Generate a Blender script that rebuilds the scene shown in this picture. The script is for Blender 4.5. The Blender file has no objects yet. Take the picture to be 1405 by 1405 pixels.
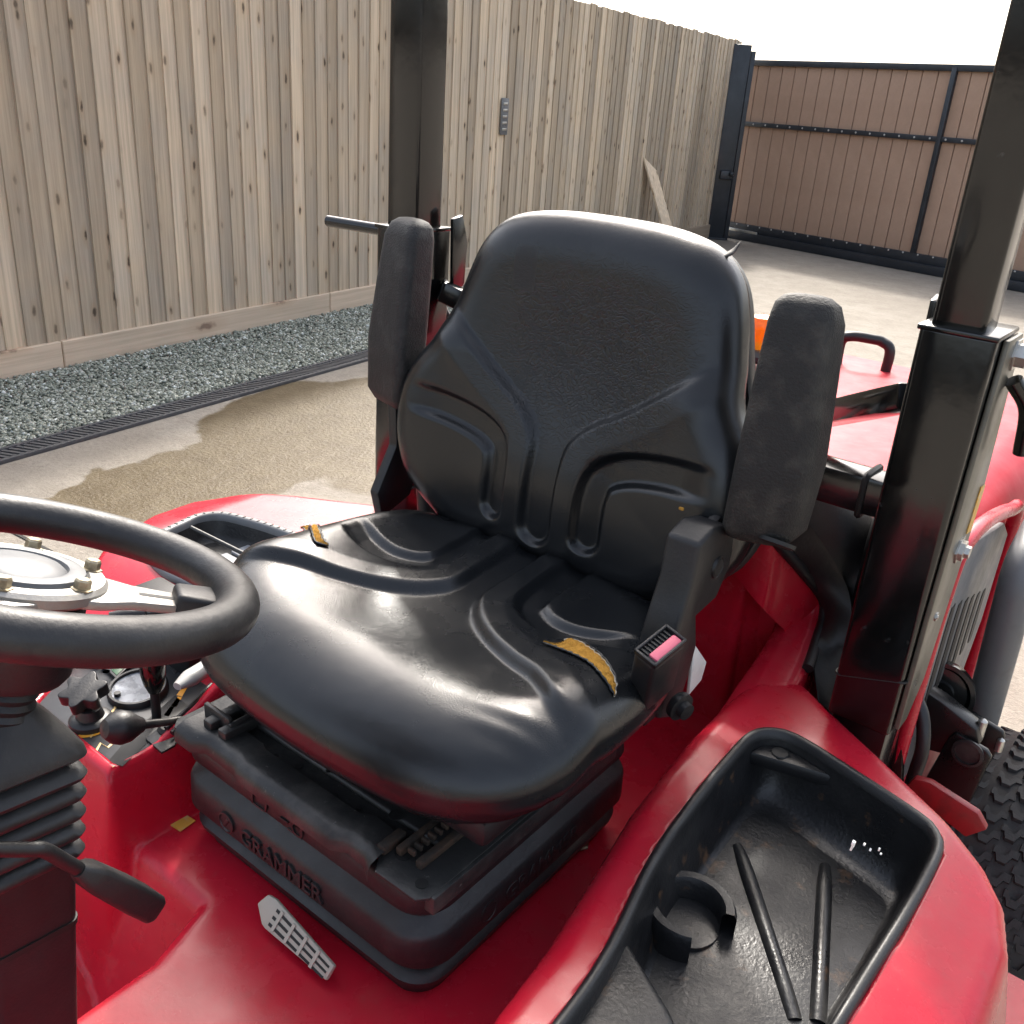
import bpy, bmesh, math, random
import numpy as np
from mathutils import Matrix, Vector

# ---------------------------------------------------------------- camera, sky, sun, exposure
sc = bpy.context.scene
FPX, CPX = 1295.0, 702.5                       # focal length and centre, in pixels of a 1405 px frame
def _n(v): v = np.array(v, float); return v / np.linalg.norm(v)
_d = lambda x, y: _n([x - CPX, y - CPX, FPX])
_U, _S, _V = np.linalg.svd(np.array([-_d(-1140, -20), _d(1780, 222), -_d(518, 3665)]))
ROT = _U @ _V                                  # rows: tractor left (+X), tractor back (+Y), up (+Z)
CAM = np.array([0.60, -0.64, 1.50])
cd = bpy.data.cameras.new('camera'); cam = bpy.data.objects.new('camera', cd); sc.collection.objects.link(cam)
cd.sensor_width = 36; cd.lens = 36 * FPX / 1405; cd.clip_start = .02; cd.clip_end = 500
m = Matrix.Identity(4)
for i in range(3):
    m[i][0] = ROT[i, 0]; m[i][1] = -ROT[i, 1]; m[i][2] = -ROT[i, 2]; m[i][3] = CAM[i]
cam.matrix_world = m; sc.camera = cam
def pt(px, py, x=None, y=None, z=None):        # a point at a known x, y or z seen at that spot of the photograph
    d = ROT @ _n([px - CPX, py - CPX, FPX])
    k, v = (0, x) if x is not None else (1, y) if y is not None else (2, z)
    return CAM + d * (v - CAM[k]) / d[k]
SUN_EL = math.radians(42); SUN_AZ = math.atan2(-.56, .83)      # from the right and a little behind the seat
w = bpy.data.worlds.new('World'); sc.world = w; w.use_nodes = True
nt = w.node_tree; sky = nt.nodes.new('ShaderNodeTexSky'); sky.sky_type = 'NISHITA'; sky.sun_disc = False
sky.sun_elevation = SUN_EL; sky.sun_rotation = SUN_AZ; sky.air_density = 1.0; sky.dust_density = 6.0; sky.ozone_density = .6
nt.nodes['Background'].inputs[1].default_value = .15
hz = nt.nodes.new('ShaderNodeHueSaturation'); hz.inputs['Saturation'].default_value = .6        # thin white haze over the blue
nt.links.new(sky.outputs[0], hz.inputs['Color']); nt.links.new(hz.outputs[0], nt.nodes['Background'].inputs[0])
sd = bpy.data.lights.new('sun', 'SUN'); sun = bpy.data.objects.new('sun', sd); sc.collection.objects.link(sun)
sd.energy = 1.5; sd.angle = math.radians(4); sd.color = (1, .95, .87)
S = Vector((math.sin(SUN_AZ) * math.cos(SUN_EL), math.cos(SUN_AZ) * math.cos(SUN_EL), math.sin(SUN_EL)))
sun.rotation_euler = S.to_track_quat('Z', 'Y').to_euler()
cy = sc.cycles; cy.max_bounces = 5; cy.diffuse_bounces = 3; cy.glossy_bounces = 3; cy.transmission_bounces = 4; cy.caustics_reflective = False; cy.caustics_refractive = False; cy.use_adaptive_sampling = True; cy.adaptive_threshold = .02; cy.use_denoising = True
sc.view_settings.view_transform = 'Standard'; sc.view_settings.look = 'None'; sc.view_settings.gamma = 1
sc.view_settings.exposure = 1.62
GZ = .10                                       # height of the yard
rnd = random.Random(7); rng = np.random.default_rng(7)

# ---------------------------------------------------------------- helpers
COL = sc.collection; WL = {}
def empty(name, loc, par=None, **props):
    o = bpy.data.objects.new(name, None); COL.objects.link(o); o.empty_display_size = .1
    WL[o.name] = Vector(loc)
    if par: o.parent = par; o.location = Vector(loc) - WL[par.name]
    else: o.location = loc
    for k, v in props.items(): o[k] = v
    return o
def link(o, par=None, **props):
    COL.objects.link(o)
    if par:
        o.parent = par; o.matrix_parent_inverse = Matrix.Translation(-WL.get(par.name, Vector((0, 0, 0))))
    for k, v in props.items(): o[k] = v
    return o
def finish(me, mat, smooth=35):
    if mat: me.materials.append(mat)
    if smooth:
        me.shade_smooth()
        if smooth < 180: me.set_sharp_from_angle(angle=math.radians(smooth))
def mesh(name, V, Fc, mat, par=None, smooth=35, fix=True, **props):
    me = bpy.data.meshes.new(name); me.from_pydata([tuple(map(float, v)) for v in V], [], [tuple(map(int, f)) for f in Fc])
    if fix:
        bm = bmesh.new(); bm.from_mesh(me); bmesh.ops.recalc_face_normals(bm, faces=bm.faces); bm.to_mesh(me); bm.free()
    finish(me, mat, smooth)
    return link(bpy.data.objects.new(name, me), par, **props)
def bmobj(name, bm, mat, par=None, smooth=35, **props):
    me = bpy.data.meshes.new(name); bmesh.ops.recalc_face_normals(bm, faces=bm.faces); bm.to_mesh(me); bm.free(); finish(me, mat, smooth)
    return link(bpy.data.objects.new(name, me), par, **props)
def bevel(bm, r, seg=2, ang=25):
    if r <= 0: return
    ed = [e for e in bm.edges if len(e.link_faces) == 2 and e.calc_face_angle(0) > math.radians(ang)]
    bmesh.ops.bevel(bm, geom=ed, offset=r, segments=seg, profile=.5, affect='EDGES', clamp_overlap=True)
def frame(ez, ex=None, o=(0, 0, 0)):
    ez = Vector(ez).normalized(); ex = Vector(ex) if ex is not None else (Vector((1, 0, 0)) if abs(ez.x) < .9 else Vector((0, 1, 0)))
    ey = ez.cross(ex).normalized(); ex = ey.cross(ez).normalized()
    M = Matrix.Identity(4)
    for i in range(3): M[i][0] = ex[i]; M[i][1] = ey[i]; M[i][2] = ez[i]; M[i][3] = o[i]
    return M
def box(name, c, s, mat, par=None, M=None, bev=.002, seg=2, taper=None, **props):
    bm = bmesh.new(); bmesh.ops.create_cube(bm, size=1)
    for v in bm.verts:
        v.co = Vector((v.co.x * s[0], v.co.y * s[1], v.co.z * s[2]))
        if taper and v.co.z > 0: v.co.x *= taper[0]; v.co.y *= taper[1]
    bevel(bm, bev, seg)
    T = Matrix.Translation(Vector(c)) @ (M.to_3x3().to_4x4() if M else Matrix.Identity(4))
    bmesh.ops.transform(bm, matrix=T, verts=bm.verts)
    return bmobj(name, bm, mat, par, **props)
def bar(name, a, b, w_, h_, mat, par=None, up=(0, 0, 1), bev=.002, **props):      # box section from a to b
    a = Vector(a); b = Vector(b); M = frame(b - a, Vector(up).cross(b - a))
    return box(name, (a + b) / 2, (w_, h_, (b - a).length), mat, par, M, bev, **props)
def prism(name, poly, M, t, mat, par=None, bev=.002, seg=2, smooth=35, **props):  # polygon in M's xy, extruded along its z
    bm = bmesh.new(); vs = [bm.verts.new((p[0], p[1], 0)) for p in poly]; f = bm.faces.new(vs)
    r = bmesh.ops.extrude_face_region(bm, geom=[f])
    for v in r['geom']:
        if isinstance(v, bmesh.types.BMVert): v.co.z += t
    bmesh.ops.recalc_face_normals(bm, faces=bm.faces); bevel(bm, bev, seg); bmesh.ops.transform(bm, matrix=M, verts=bm.verts)
    return bmobj(name, bm, mat, par, smooth, **props)
def spline(P, n, closed=False):
    P = np.array(P, float); k = len(P); out = []
    idx = (lambda i: P[i % k]) if closed else (lambda i: P[min(max(i, 0), k - 1)] if 0 <= i < k else (2 * P[0] - P[1] if i < 0 else 2 * P[-1] - P[-2]))
    for i in range(k if closed else k - 1):
        a, b, c, d = idx(i - 1), idx(i), idx(i + 1), idx(i + 2)
        for t in np.linspace(0, 1, n, endpoint=False):
            out.append(.5 * ((2 * b) + (-a + c) * t + (2 * a - 5 * b + 4 * c - d) * t * t + (-a + 3 * b - 3 * c + d) * t ** 3))
    if not closed: out.append(P[-1])
    return np.array(out)
def resample(P, n, closed=False):
    P = np.array(P, float)
    if closed: P = np.vstack([P, P[:1]])
    s = np.r_[0, np.cumsum(np.linalg.norm(np.diff(P, axis=0), axis=1))]
    q = np.linspace(0, s[-1], n + 1)[:-1] if closed else np.linspace(0, s[-1], n)
    return np.stack([np.interp(q, s, P[:, i]) for i in range(P.shape[1])], 1)
def loft(name, rings, mat, par=None, closed=True, cap0=False, cap1=False, smooth=35, fix=True, **props):
    n = len(rings[0]); V = np.vstack(rings); Fc = []
    for i in range(len(rings) - 1):
        for j in range(n if closed else n - 1):
            k = (j + 1) % n; Fc.append((i * n + j, i * n + k, (i + 1) * n + k, (i + 1) * n + j))
    if cap0: Fc.append(tuple(range(n))[::-1])
    if cap1: Fc.append(tuple((len(rings) - 1) * n + j for j in range(n)))
    return mesh(name, V, Fc, mat, par, smooth, fix, **props)
def tube(name, P, r, mat, par=None, seg=12, closed=False, cap=True, sm=8, rs=None, flat=1.0, up0=None, **props):
    P = np.array(P, float)
    if sm and len(P) > 2: P = spline(P, sm, closed)
    k = len(P); R_ = np.full(k, r) if rs is None else np.interp(np.linspace(0, 1, k), np.linspace(0, 1, len(rs)), rs)
    T = [_n((P[(i + 1) % k] - P[i - 1]) if closed else P[min(i + 1, k - 1)] - P[max(i - 1, 0)]) for i in range(k)]
    u = np.cross(T[0], up0 if up0 is not None else ([0, 0, 1] if abs(T[0][2]) < .9 else [1, 0, 0])); u = _n(u); rings = []
    for i in range(k):
        u = _n(u - T[i] * u.dot(T[i])); v = np.cross(T[i], u)
        rings.append([P[i] + R_[i] * (math.cos(a) * u + flat * math.sin(a) * v) for a in np.linspace(0, 2 * math.pi, seg, endpoint=False)])
    if closed: rings.append(rings[0])
    return loft(name, rings, mat, par, True, cap and not closed, cap and not closed, 50, **props)
def lathe(name, prof, M, mat, par=None, seg=32, a0=0, a1=2 * math.pi, smooth=40, **props):
    full = abs(a1 - a0 - 2 * math.pi) < 1e-6; A = np.linspace(a0, a1, seg, endpoint=not full); rings = []
    for r, h in prof: rings.append([M @ Vector((r * math.cos(a), r * math.sin(a), h)) for a in A])
    return loft(name, rings, mat, par, full, prof[0][0] > 1e-5 and full, prof[-1][0] > 1e-5 and full, smooth, **props)
def ss(x, a, b):
    t = np.clip((x - a) / (b - a), 0, 1); return t * t * (3 - 2 * t)
def seg_dist(X, Y, P):
    P = np.array(P, float); best = np.full(X.shape, 1e9); tt = np.zeros(X.shape); L = len(P) - 1
    for i in range(L):
        a, b = P[i], P[i + 1]; d = b - a; t = np.clip(((X - a[0]) * d[0] + (Y - a[1]) * d[1]) / d.dot(d), 0, 1)
        q = np.hypot(X - a[0] - t * d[0], Y - a[1] - t * d[1]); k = q < best; best = np.where(k, q, best); tt = np.where(k, (i + t) / L, tt)
    return best, tt
def poly_sdf(X, Y, P):                            # > 0 inside
    P = np.array(P, float); d, _ = seg_dist(X, Y, np.vstack([P, P[:1]])); ins = np.zeros(X.shape, bool)
    for i in range(len(P)):
        a, b = P[i], P[(i + 1) % len(P)]
        c = ((a[1] > Y) != (b[1] > Y)) & (X < (b[0] - a[0]) * (Y - a[1]) / (b[1] - a[1] + 1e-12) + a[0]); ins ^= c
    return np.where(ins, d, -d)
def rrect(hx, hy, r, n=10, cx=0, cy=0):
    out = []
    for k, (sx, sy) in enumerate(((1, 1), (-1, 1), (-1, -1), (1, -1))):
        for a in np.linspace(0, math.pi / 2, n): q = a + k * math.pi / 2; out.append((cx + sx * (hx - r) + r * math.cos(q), cy + sy * (hy - r) + r * math.sin(q)))
    return np.array(out)
def text_mesh(name, s, size, M, mat, par, ext=.0015, bev=0.0, **props):
    cu = bpy.data.curves.new(name, 'FONT'); cu.body = s; cu.size = size; cu.extrude = ext; cu.bevel_depth = bev; cu.align_x = 'LEFT'; cu.resolution_u = 4
    o = bpy.data.objects.new(name, cu); me = bpy.data.meshes.new_from_object(o); bpy.data.objects.remove(o); bpy.data.curves.remove(cu)
    me.name = name; me.transform(M); me.materials.append(mat)
    return link(bpy.data.objects.new(name, me), par, **props)

# ---------------------------------------------------------------- materials
def material(name, col, rough=.5, metal=0, spec=.5, bump=None, var=None, coat=0, coat_rough=.1, rvar=None, extra=None):
    """bump: list of (kind, scale, distance); var: (scale, colour, amount, lo, hi); rvar: (scale, amount)"""
    mt = bpy.data.materials.new(name); mt.use_nodes = True; nt = mt.node_tree; N, L = nt.nodes, nt.links; b = N['Principled BSDF']
    b.inputs['Base Color'].default_value = (*col, 1); b.inputs['Roughness'].default_value = rough; b.inputs['Metallic'].default_value = metal
    b.inputs['Specular IOR Level'].default_value = spec; b.inputs['Coat Weight'].default_value = coat; b.inputs['Coat Roughness'].default_value = coat_rough
    tc = N.new('ShaderNodeTexCoord'); src = tc.outputs['Object']; last = None
    def noise(scale, detail=4, rgh=.6, vec=None):
        t = N.new('ShaderNodeTexNoise'); t.inputs['Scale'].default_value = scale; t.inputs['Detail'].default_value = detail; t.inputs['Roughness'].default_value = rgh
        L.new(vec or src, t.inputs['Vector']); return t.outputs['Fac']
    def ramp(v, lo, hi):
        r = N.new('ShaderNodeMapRange'); r.inputs[1].default_value = lo; r.inputs[2].default_value = hi; r.clamp = True; L.new(v, r.inputs[0]); return r.outputs[0]
    def mixc(f, a, c):
        x = N.new('ShaderNodeMix'); x.data_type = 'RGBA'; L.new(f, x.inputs[0])
        for s_, q in ((x.inputs[6], a), (x.inputs[7], c)):
            if isinstance(q, tuple): s_.default_value = (*q, 1)
            else: L.new(q, s_)
        return x.outputs[2]
    colour = col
    for v in (var or []):
        f = ramp(noise(v[0], 6), v[3], v[4]); mu = N.new('ShaderNodeMath'); mu.operation = 'MULTIPLY'; L.new(f, mu.inputs[0]); mu.inputs[1].default_value = v[2]
        colour = mixc(mu.outputs[0], colour, v[1])
    if not isinstance(colour, tuple): L.new(colour, b.inputs['Base Color'])
    if rvar:
        f = N.new('ShaderNodeMapRange'); L.new(noise(rvar[0], 6), f.inputs[0]); f.inputs[1].default_value = .3; f.inputs[2].default_value = .7
        f.inputs[3].default_value = rough - rvar[1]; f.inputs[4].default_value = rough + rvar[1]; L.new(f.outputs[0], b.inputs['Roughness'])
    for kind, scale, dist in (bump or []):
        if kind == 'noise': h = noise(scale, 3)
        elif kind == 'cells':
            t = N.new('ShaderNodeTexVoronoi'); t.feature = 'DISTANCE_TO_EDGE'; t.inputs['Scale'].default_value = scale; L.new(src, t.inputs['Vector']); h = ramp(t.outputs[0], 0, .25)
        elif kind == 'dots':
            t = N.new('ShaderNodeTexVoronoi'); t.inputs['Scale'].default_value = scale; L.new(src, t.inputs['Vector']); h = t.outputs[0]
        else: h = kind
        bp = N.new('ShaderNodeBump'); bp.inputs['Strength'].default_value = 1; bp.inputs['Distance'].default_value = dist; L.new(h, bp.inputs['Height'])
        if last: L.new(last, bp.inputs['Normal'])
        last = bp.outputs[0]
    if last: L.new(last, b.inputs['Normal'])
    if extra: extra(N, L, b, src, noise, ramp, mixc, last)
    return mt
M_ = {}
M_['red'] = material('red_paint', (.44, .008, .024), .27, spec=.38, coat=.0, coat_rough=.2, var=[(3.5, (.48, .022, .045), .55, .45, .7), (60, (.34, .015, .025), .35, .55, .75), (260, (.55, .16, .17), .5, .66, .74), (30, (.5, .10, .10), .25, .6, .75), (6, (.30, .07, .06), .35, .52, .7)], rvar=(13, .10), bump=[('noise', 14, .0006), ('noise', 300, .00008)])
M_['red_old'] = material('faded_red_paint', (.42, .013, .028), .5, spec=.22, coat=.0, coat_rough=.22, var=[(5, (.52, .05, .07), .5, .4, .65), (40, (.5, .07, .08), .25, .5, .75)], rvar=(14, .08))
M_['red_dark'] = material('rusty_red_paint', (.25, .012, .015), .45, var=[(25, (.08, .02, .015), .7, .5, .7)])
M_['leather'] = material('black_vinyl', (.006, .0068, .008), .26, spec=.5, rvar=(11, .05), var=[(22, (.016, .017, .018), .5, .55, .8)],
    bump=[('cells', 420, .00005), ('noise', 60, .00012), ('noise', 12, .0009)])
def wrinkles(N, L, b, src, noise, ramp, mixc, last):                   # creased skin of the worn upper pad
    mp = N.new('ShaderNodeMapping'); mp.inputs['Scale'].default_value = (1, 1, 1.5)
    dz = N.new('ShaderNodeTexNoise'); dz.inputs['Scale'].default_value = 38; dz.inputs['Detail'].default_value = 3; L.new(src, dz.inputs['Vector']); da = N.new('ShaderNodeVectorMath'); da.operation = 'MULTIPLY_ADD'; L.new(dz.outputs['Color'], da.inputs[0]); da.inputs[1].default_value = (.03, .03, .03); L.new(src, da.inputs[2]); L.new(da.outputs[0], mp.inputs[0])
    wv = N.new('ShaderNodeTexNoise'); wv.inputs['Scale'].default_value = 55; wv.inputs['Detail'].default_value = 3; wv.inputs['Distortion'].default_value = 1.2; L.new(mp.outputs[0], wv.inputs['Vector'])
    v2 = N.new('ShaderNodeTexVoronoi'); v2.feature = 'DISTANCE_TO_EDGE'; v2.inputs['Scale'].default_value = 150; L.new(mp.outputs[0], v2.inputs['Vector'])
    sp = N.new('ShaderNodeSeparateXYZ'); L.new(src, sp.inputs[0])
    def band(o, c, wd):
        s1 = N.new('ShaderNodeMath'); s1.operation = 'SUBTRACT'; L.new(o, s1.inputs[0]); s1.inputs[1].default_value = c
        s2 = N.new('ShaderNodeMath'); s2.operation = 'ABSOLUTE'; L.new(s1.outputs[0], s2.inputs[0]); r = N.new('ShaderNodeMapRange'); r.inputs[1].default_value = wd; r.inputs[2].default_value = wd * .35
        L.new(s2.outputs[0], r.inputs[0]); return r.outputs[0]
    mk = N.new('ShaderNodeMath'); mk.operation = 'MULTIPLY'; L.new(band(sp.outputs[0], .03, .17), mk.inputs[0]); L.new(band(sp.outputs[2], 1.24, .14), mk.inputs[1])
    e = ramp(v2.outputs[0], 0, .16); a = N.new('ShaderNodeMath'); a.operation = 'ADD'; L.new(e, a.inputs[0]); L.new(wv.outputs[0], a.inputs[1])
    mm = N.new('ShaderNodeMath'); mm.operation = 'MULTIPLY'; L.new(a.outputs[0], mm.inputs[0]); L.new(mk.outputs[0], mm.inputs[1])
    bp = N.new('ShaderNodeBump'); bp.inputs['Distance'].default_value = .0004; L.new(mm.outputs[0], bp.inputs['Height']); L.new(last, bp.inputs['Normal']); L.new(bp.outputs[0], b.inputs['Normal'])
    sm = N.new('ShaderNodeMath'); sm.operation = 'MULTIPLY'; L.new(band(sp.outputs[0], -.070, .016), sm.inputs[0]); L.new(band(sp.outputs[2], 1.322, .026), sm.inputs[1])     # dull rubbed spot
    mr = N.new('ShaderNodeMapRange'); L.new(sm.outputs[0], mr.inputs[0]); mr.inputs[2].default_value = .25; mr.inputs[3].default_value = .27; mr.inputs[4].default_value = .5; L.new(mr.outputs[0], b.inputs['Roughness'])
M_['leather_back'] = material('creased_black_vinyl', (.006, .0068, .008), .27, spec=.5, rvar=(11, .05), bump=[('cells', 420, .00005), ('noise', 12, .0009)], extra=wrinkles)
M_['foam'] = material('yellow_foam', (.50, .26, .05), .95, spec=.1, var=[(150, (.25, .12, .02), .7, .4, .65)], bump=[('noise', 240, .004)])
M_['piping'] = material('torn_white_backing', (.45, .42, .35), .9, var=[(200, (.1, .09, .07), .7, .45, .6)])
M_['arm'] = material('grained_black_foam', (.014, .014, .014), .62, spec=.4, bump=[('noise', 420, .0012), ('noise', 60, .0006)], var=[(40, (.05, .05, .047), .6, .5, .75)])
M_['arm_worn'] = material('worn_black_foam', (.015, .015, .0145), .65, spec=.35, bump=[('noise', 380, .0014), ('noise', 50, .001)], var=[(26, (.06, .056, .048), .7, .5, .7)])
M_['plastic'] = material('black_plastic', (.009, .009, .010), .45, var=[(18, (.022, .022, .022), .5, .5, .75)], rvar=(20, .1), bump=[('noise', 300, .0003)])
M_['rubber'] = material('dusty_black_rubber', (.011, .011, .012), .46, var=[(14, (.028, .027, .026), .6, .48, .72), (90, (.035, .034, .031), .3, .55, .7)], rvar=(25, .1), bump=[('noise', 160, .0004)])
M_['tub'] = material('dirty_black_tub', (.009, .009, .010), .4, var=[(11, (.03, .029, .027), .7, .45, .7), (30, (.16, .085, .04), .55, .62, .72)], rvar=(12, .15), bump=[('noise', 220, .0005)])
M_['gloss'] = material('black_gloss_paint', (.004, .004, .004), .17, spec=.5, coat=.2, rvar=(16, .08), var=[(70, (.05, .05, .05), .5, .66, .74)], bump=[('noise', 25, .0003)])
M_['steel_dark'] = material('dark_pressed_steel', (.022, .022, .022), .4, metal=.2, var=[(20, (.09, .083, .075), .6, .5, .7), (120, (.2, .19, .17), .5, .66, .72)], bump=[('noise', 200, .0004)])
M_['rust'] = material('rusty_steel', (.055, .034, .022), .75, metal=.3, var=[(60, (.02, .018, .016), .8, .4, .6)], bump=[('noise', 150, .001)])
M_['steel'] = material('zinc_steel', (.55, .54, .50), .38, metal=.9, var=[(90, (.25, .22, .17), .6, .5, .7)])
M_['alu'] = material('worn_aluminium', (.34, .328, .305), .5, metal=.75, var=[(35, (.3, .27, .22), .5, .52, .7)], bump=[('noise', 200, .0004)])
M_['brass'] = material('weathered_brass_bolt', (.42, .36, .25), .45, metal=.8, var=[(120, (.15, .11, .07), .6, .45, .65)])
M_['grey'] = material('grey_plastic', (.36, .36, .35), .5, var=[(30, (.22, .21, .2), .5, .5, .7)])
M_['grey_dark'] = material('grey_painted_metal', (.12, .125, .13), .45, var=[(40, (.08, .08, .08), .5, .5, .7)], rvar=(30, .1))
M_['white'] = material('white_plastic', (.72, .71, .68), .45, var=[(50, (.5, .48, .44), .5, .5, .7)])
M_['cream'] = material('cream_nylon', (.40, .375, .31), .5, var=[(70, (.4, .37, .3), .5, .5, .7)])
M_['pink'] = material('faded_red_button', (.75, .16, .22), .5)
M_['orange'] = material('orange_print', (.75, .33, .03), .5)
M_['linework'] = material('tan_print', (.62, .42, .16), .5)
M_['green'] = material('green_tell_tale', (.01, .12, .03), .3)
M_['dial'] = material('dial_face', (.42, .45, .50), .25, var=[(90, (.2, .22, .26), .7, .48, .56)], coat=.5)
M_['black'] = material('deep_black', (.006, .006, .006), .6)
M_['screen'] = material('black_glass', (.01, .012, .012), .12)
M_['grate'] = material('dusty_drain_plastic', (.055, .056, .06), .6, var=[(30, (.09, .09, .088), .6, .45, .65)])
M_['panel'] = material('satin_charcoal_panel', (.03, .031, .033), .35, var=[(40, (.055, .055, .055), .5, .5, .7)])
M_['bracket'] = material('oily_black_steel', (.005, .005, .005), .32, spec=.4, rvar=(40, .1))
M_['plate_reflection'] = material('painted_reflection_plate', (.13, .122, .095), .35, metal=.3, var=[(30, (.08, .075, .06), .6, .45, .65)], rvar=(20, .08))  # gloss black side plate; concrete reflected in it is painted in as olive grey
M_['mat'] = material('pale_rubber_mat', (.30, .31, .33), .4, var=[(60, (.18, .18, .19), .5, .5, .7)])
M_['sticker'] = material('yellow_label', (.62, .34, .05), .5, var=[(120, (.5, .45, .3), .5, .5, .6)])
M_['paint_chip'] = material('white_paint_flecks', (.75, .75, .72), .7)
M_['tyre'] = material('tyre_rubber', (.028, .027, .026), .75, var=[(20, (.07, .063, .055), .6, .45, .7)], bump=[('noise', 200, .0006)])
def amber(N, L, b, *_):
    b.inputs['Transmission Weight'].default_value = .45; b.inputs['Subsurface Weight'].default_value = .2
M_['amber'] = material('amber_lens', (.95, .32, .01), .18, extra=amber)
M_['frame'] = material('dark_navy_paint', (.012, .016, .022), .4, var=[(8, (.03, .035, .045), .6, .45, .7)], rvar=(20, .1))
M_['screw'] = material('pale_screw_head', (.45, .44, .42), .5, metal=.5)

def wood_extra(dark, knots, grain):
    def f(N, L, b, src, noise, ramp, mixc, last):
        oi = N.new('ShaderNodeObjectInfo'); sc_ = N.new('ShaderNodeVectorMath'); sc_.operation = 'SCALE'; sc_.inputs[0].default_value = (37, 53, 91); L.new(oi.outputs['Random'], sc_.inputs['Scale'])
        ad = N.new('ShaderNodeVectorMath'); L.new(src, ad.inputs[0]); L.new(sc_.outputs[0], ad.inputs[1])
        mp = N.new('ShaderNodeMapping'); mp.inputs['Scale'].default_value = grain; L.new(ad.outputs[0], mp.inputs[0])
        g = noise(1, 6, .65, mp.outputs[0]); g2 = noise(2.3, 3, .5, ad.outputs[0])
        c1 = mixc(ramp(g, .3, .72), dark[0], dark[1]); c2 = mixc(ramp(g2, .35, .7), c1, mixc(ramp(g, .3, .7), dark[2], dark[3]))
        mk = N.new('ShaderNodeMapping'); mk.inputs['Scale'].default_value = knots; L.new(ad.outputs[0], mk.inputs[0])
        vo = N.new('ShaderNodeTexVoronoi'); vo.inputs['Scale'].default_value = 1; vo.inputs['Randomness'].default_value = .95; vo.voronoi_dimensions = '2D'; ks = N.new('ShaderNodeSeparateXYZ'); L.new(mk.outputs[0], ks.inputs[0]); kc = N.new('ShaderNodeCombineXYZ'); L.new(ks.outputs[1], kc.inputs[0]); L.new(ks.outputs[2], kc.inputs[1]); L.new(kc.outputs[0], vo.inputs['Vector'])
        kd = N.new('ShaderNodeMath'); kd.operation = 'ADD'; kn = N.new('ShaderNodeMath'); kn.operation = 'MULTIPLY_ADD'; L.new(noise(30, 2, .5, ad.outputs[0]), kn.inputs[0]); kn.inputs[1].default_value = .22; kn.inputs[2].default_value = -.11; L.new(vo.outputs['Distance'], kd.inputs[0]); L.new(kn.outputs[0], kd.inputs[1]); core = ramp(kd.outputs[0], .15, .05); halo = ramp(vo.outputs['Distance'], .36, .10)
        hm = N.new('ShaderNodeMath'); hm.operation = 'MULTIPLY'; L.new(halo, hm.inputs[0])
        sep = N.new('ShaderNodeSeparateColor'); L.new(vo.outputs['Color'], sep.inputs[0]); pick = ramp(sep.outputs[0], .5, .95); hk2 = N.new('ShaderNodeMath'); hk2.operation = 'MULTIPLY'; hk2.inputs[1].default_value = .55; L.new(pick, hk2.inputs[0]); L.new(hk2.outputs[0], hm.inputs[1])
        cm = N.new('ShaderNodeMath'); cm.operation = 'MULTIPLY'; L.new(core, cm.inputs[0]); L.new(pick, cm.inputs[1])
        cm2 = N.new('ShaderNodeMath'); cm2.operation = 'MULTIPLY'; cm2.inputs[1].default_value = .95; L.new(cm.outputs[0], cm2.inputs[0])
        c3 = mixc(cm2.outputs[0], mixc(hm.outputs[0], c2, dark[4]), dark[5])
        hs = N.new('ShaderNodeHueSaturation'); mr = N.new('ShaderNodeMapRange'); mr.inputs[3].default_value = .74; mr.inputs[4].default_value = 1.28; L.new(oi.outputs['Random'], mr.inputs[0]); L.new(mr.outputs[0], hs.inputs['Value']); L.new(c3, hs.inputs['Color'])
        L.new(hs.outputs[0], b.inputs['Base Color'])
        bp = N.new('ShaderNodeBump'); bp.inputs['Distance'].default_value = .002; L.new(g, bp.inputs['Height']); L.new(bp.outputs[0], b.inputs['Normal'])
    return f
WOODC = [(.62, .50, .355), (.39, .31, .22), (.56, .475, .37), (.33, .285, .225), (.42, .305, .19), (.075, .055, .04)]
M_['wood'] = material('weathered_softwood', (.3, .24, .18), .8, spec=.25, extra=wood_extra(WOODC, (0, 12, 5.0), (60, 60, 1.5)))
M_['wood_h'] = material('gravel_board_softwood', (.33, .27, .2), .8, spec=.25, extra=wood_extra([(.58, .46, .34), (.42, .33, .24), (.50, .41, .31), (.38, .31, .23), (.36, .24, .15), (.10, .06, .045)], (0, 1.9, 6), (48, 1.3, 48)))
M_['composite'] = material('brown_composite', (.36, .235, .165), .62, spec=.35, extra=None, var=[(3, (.42, .28, .20), .7, .4, .65), (40, (.30, .195, .135), .3, .5, .7)])

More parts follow.
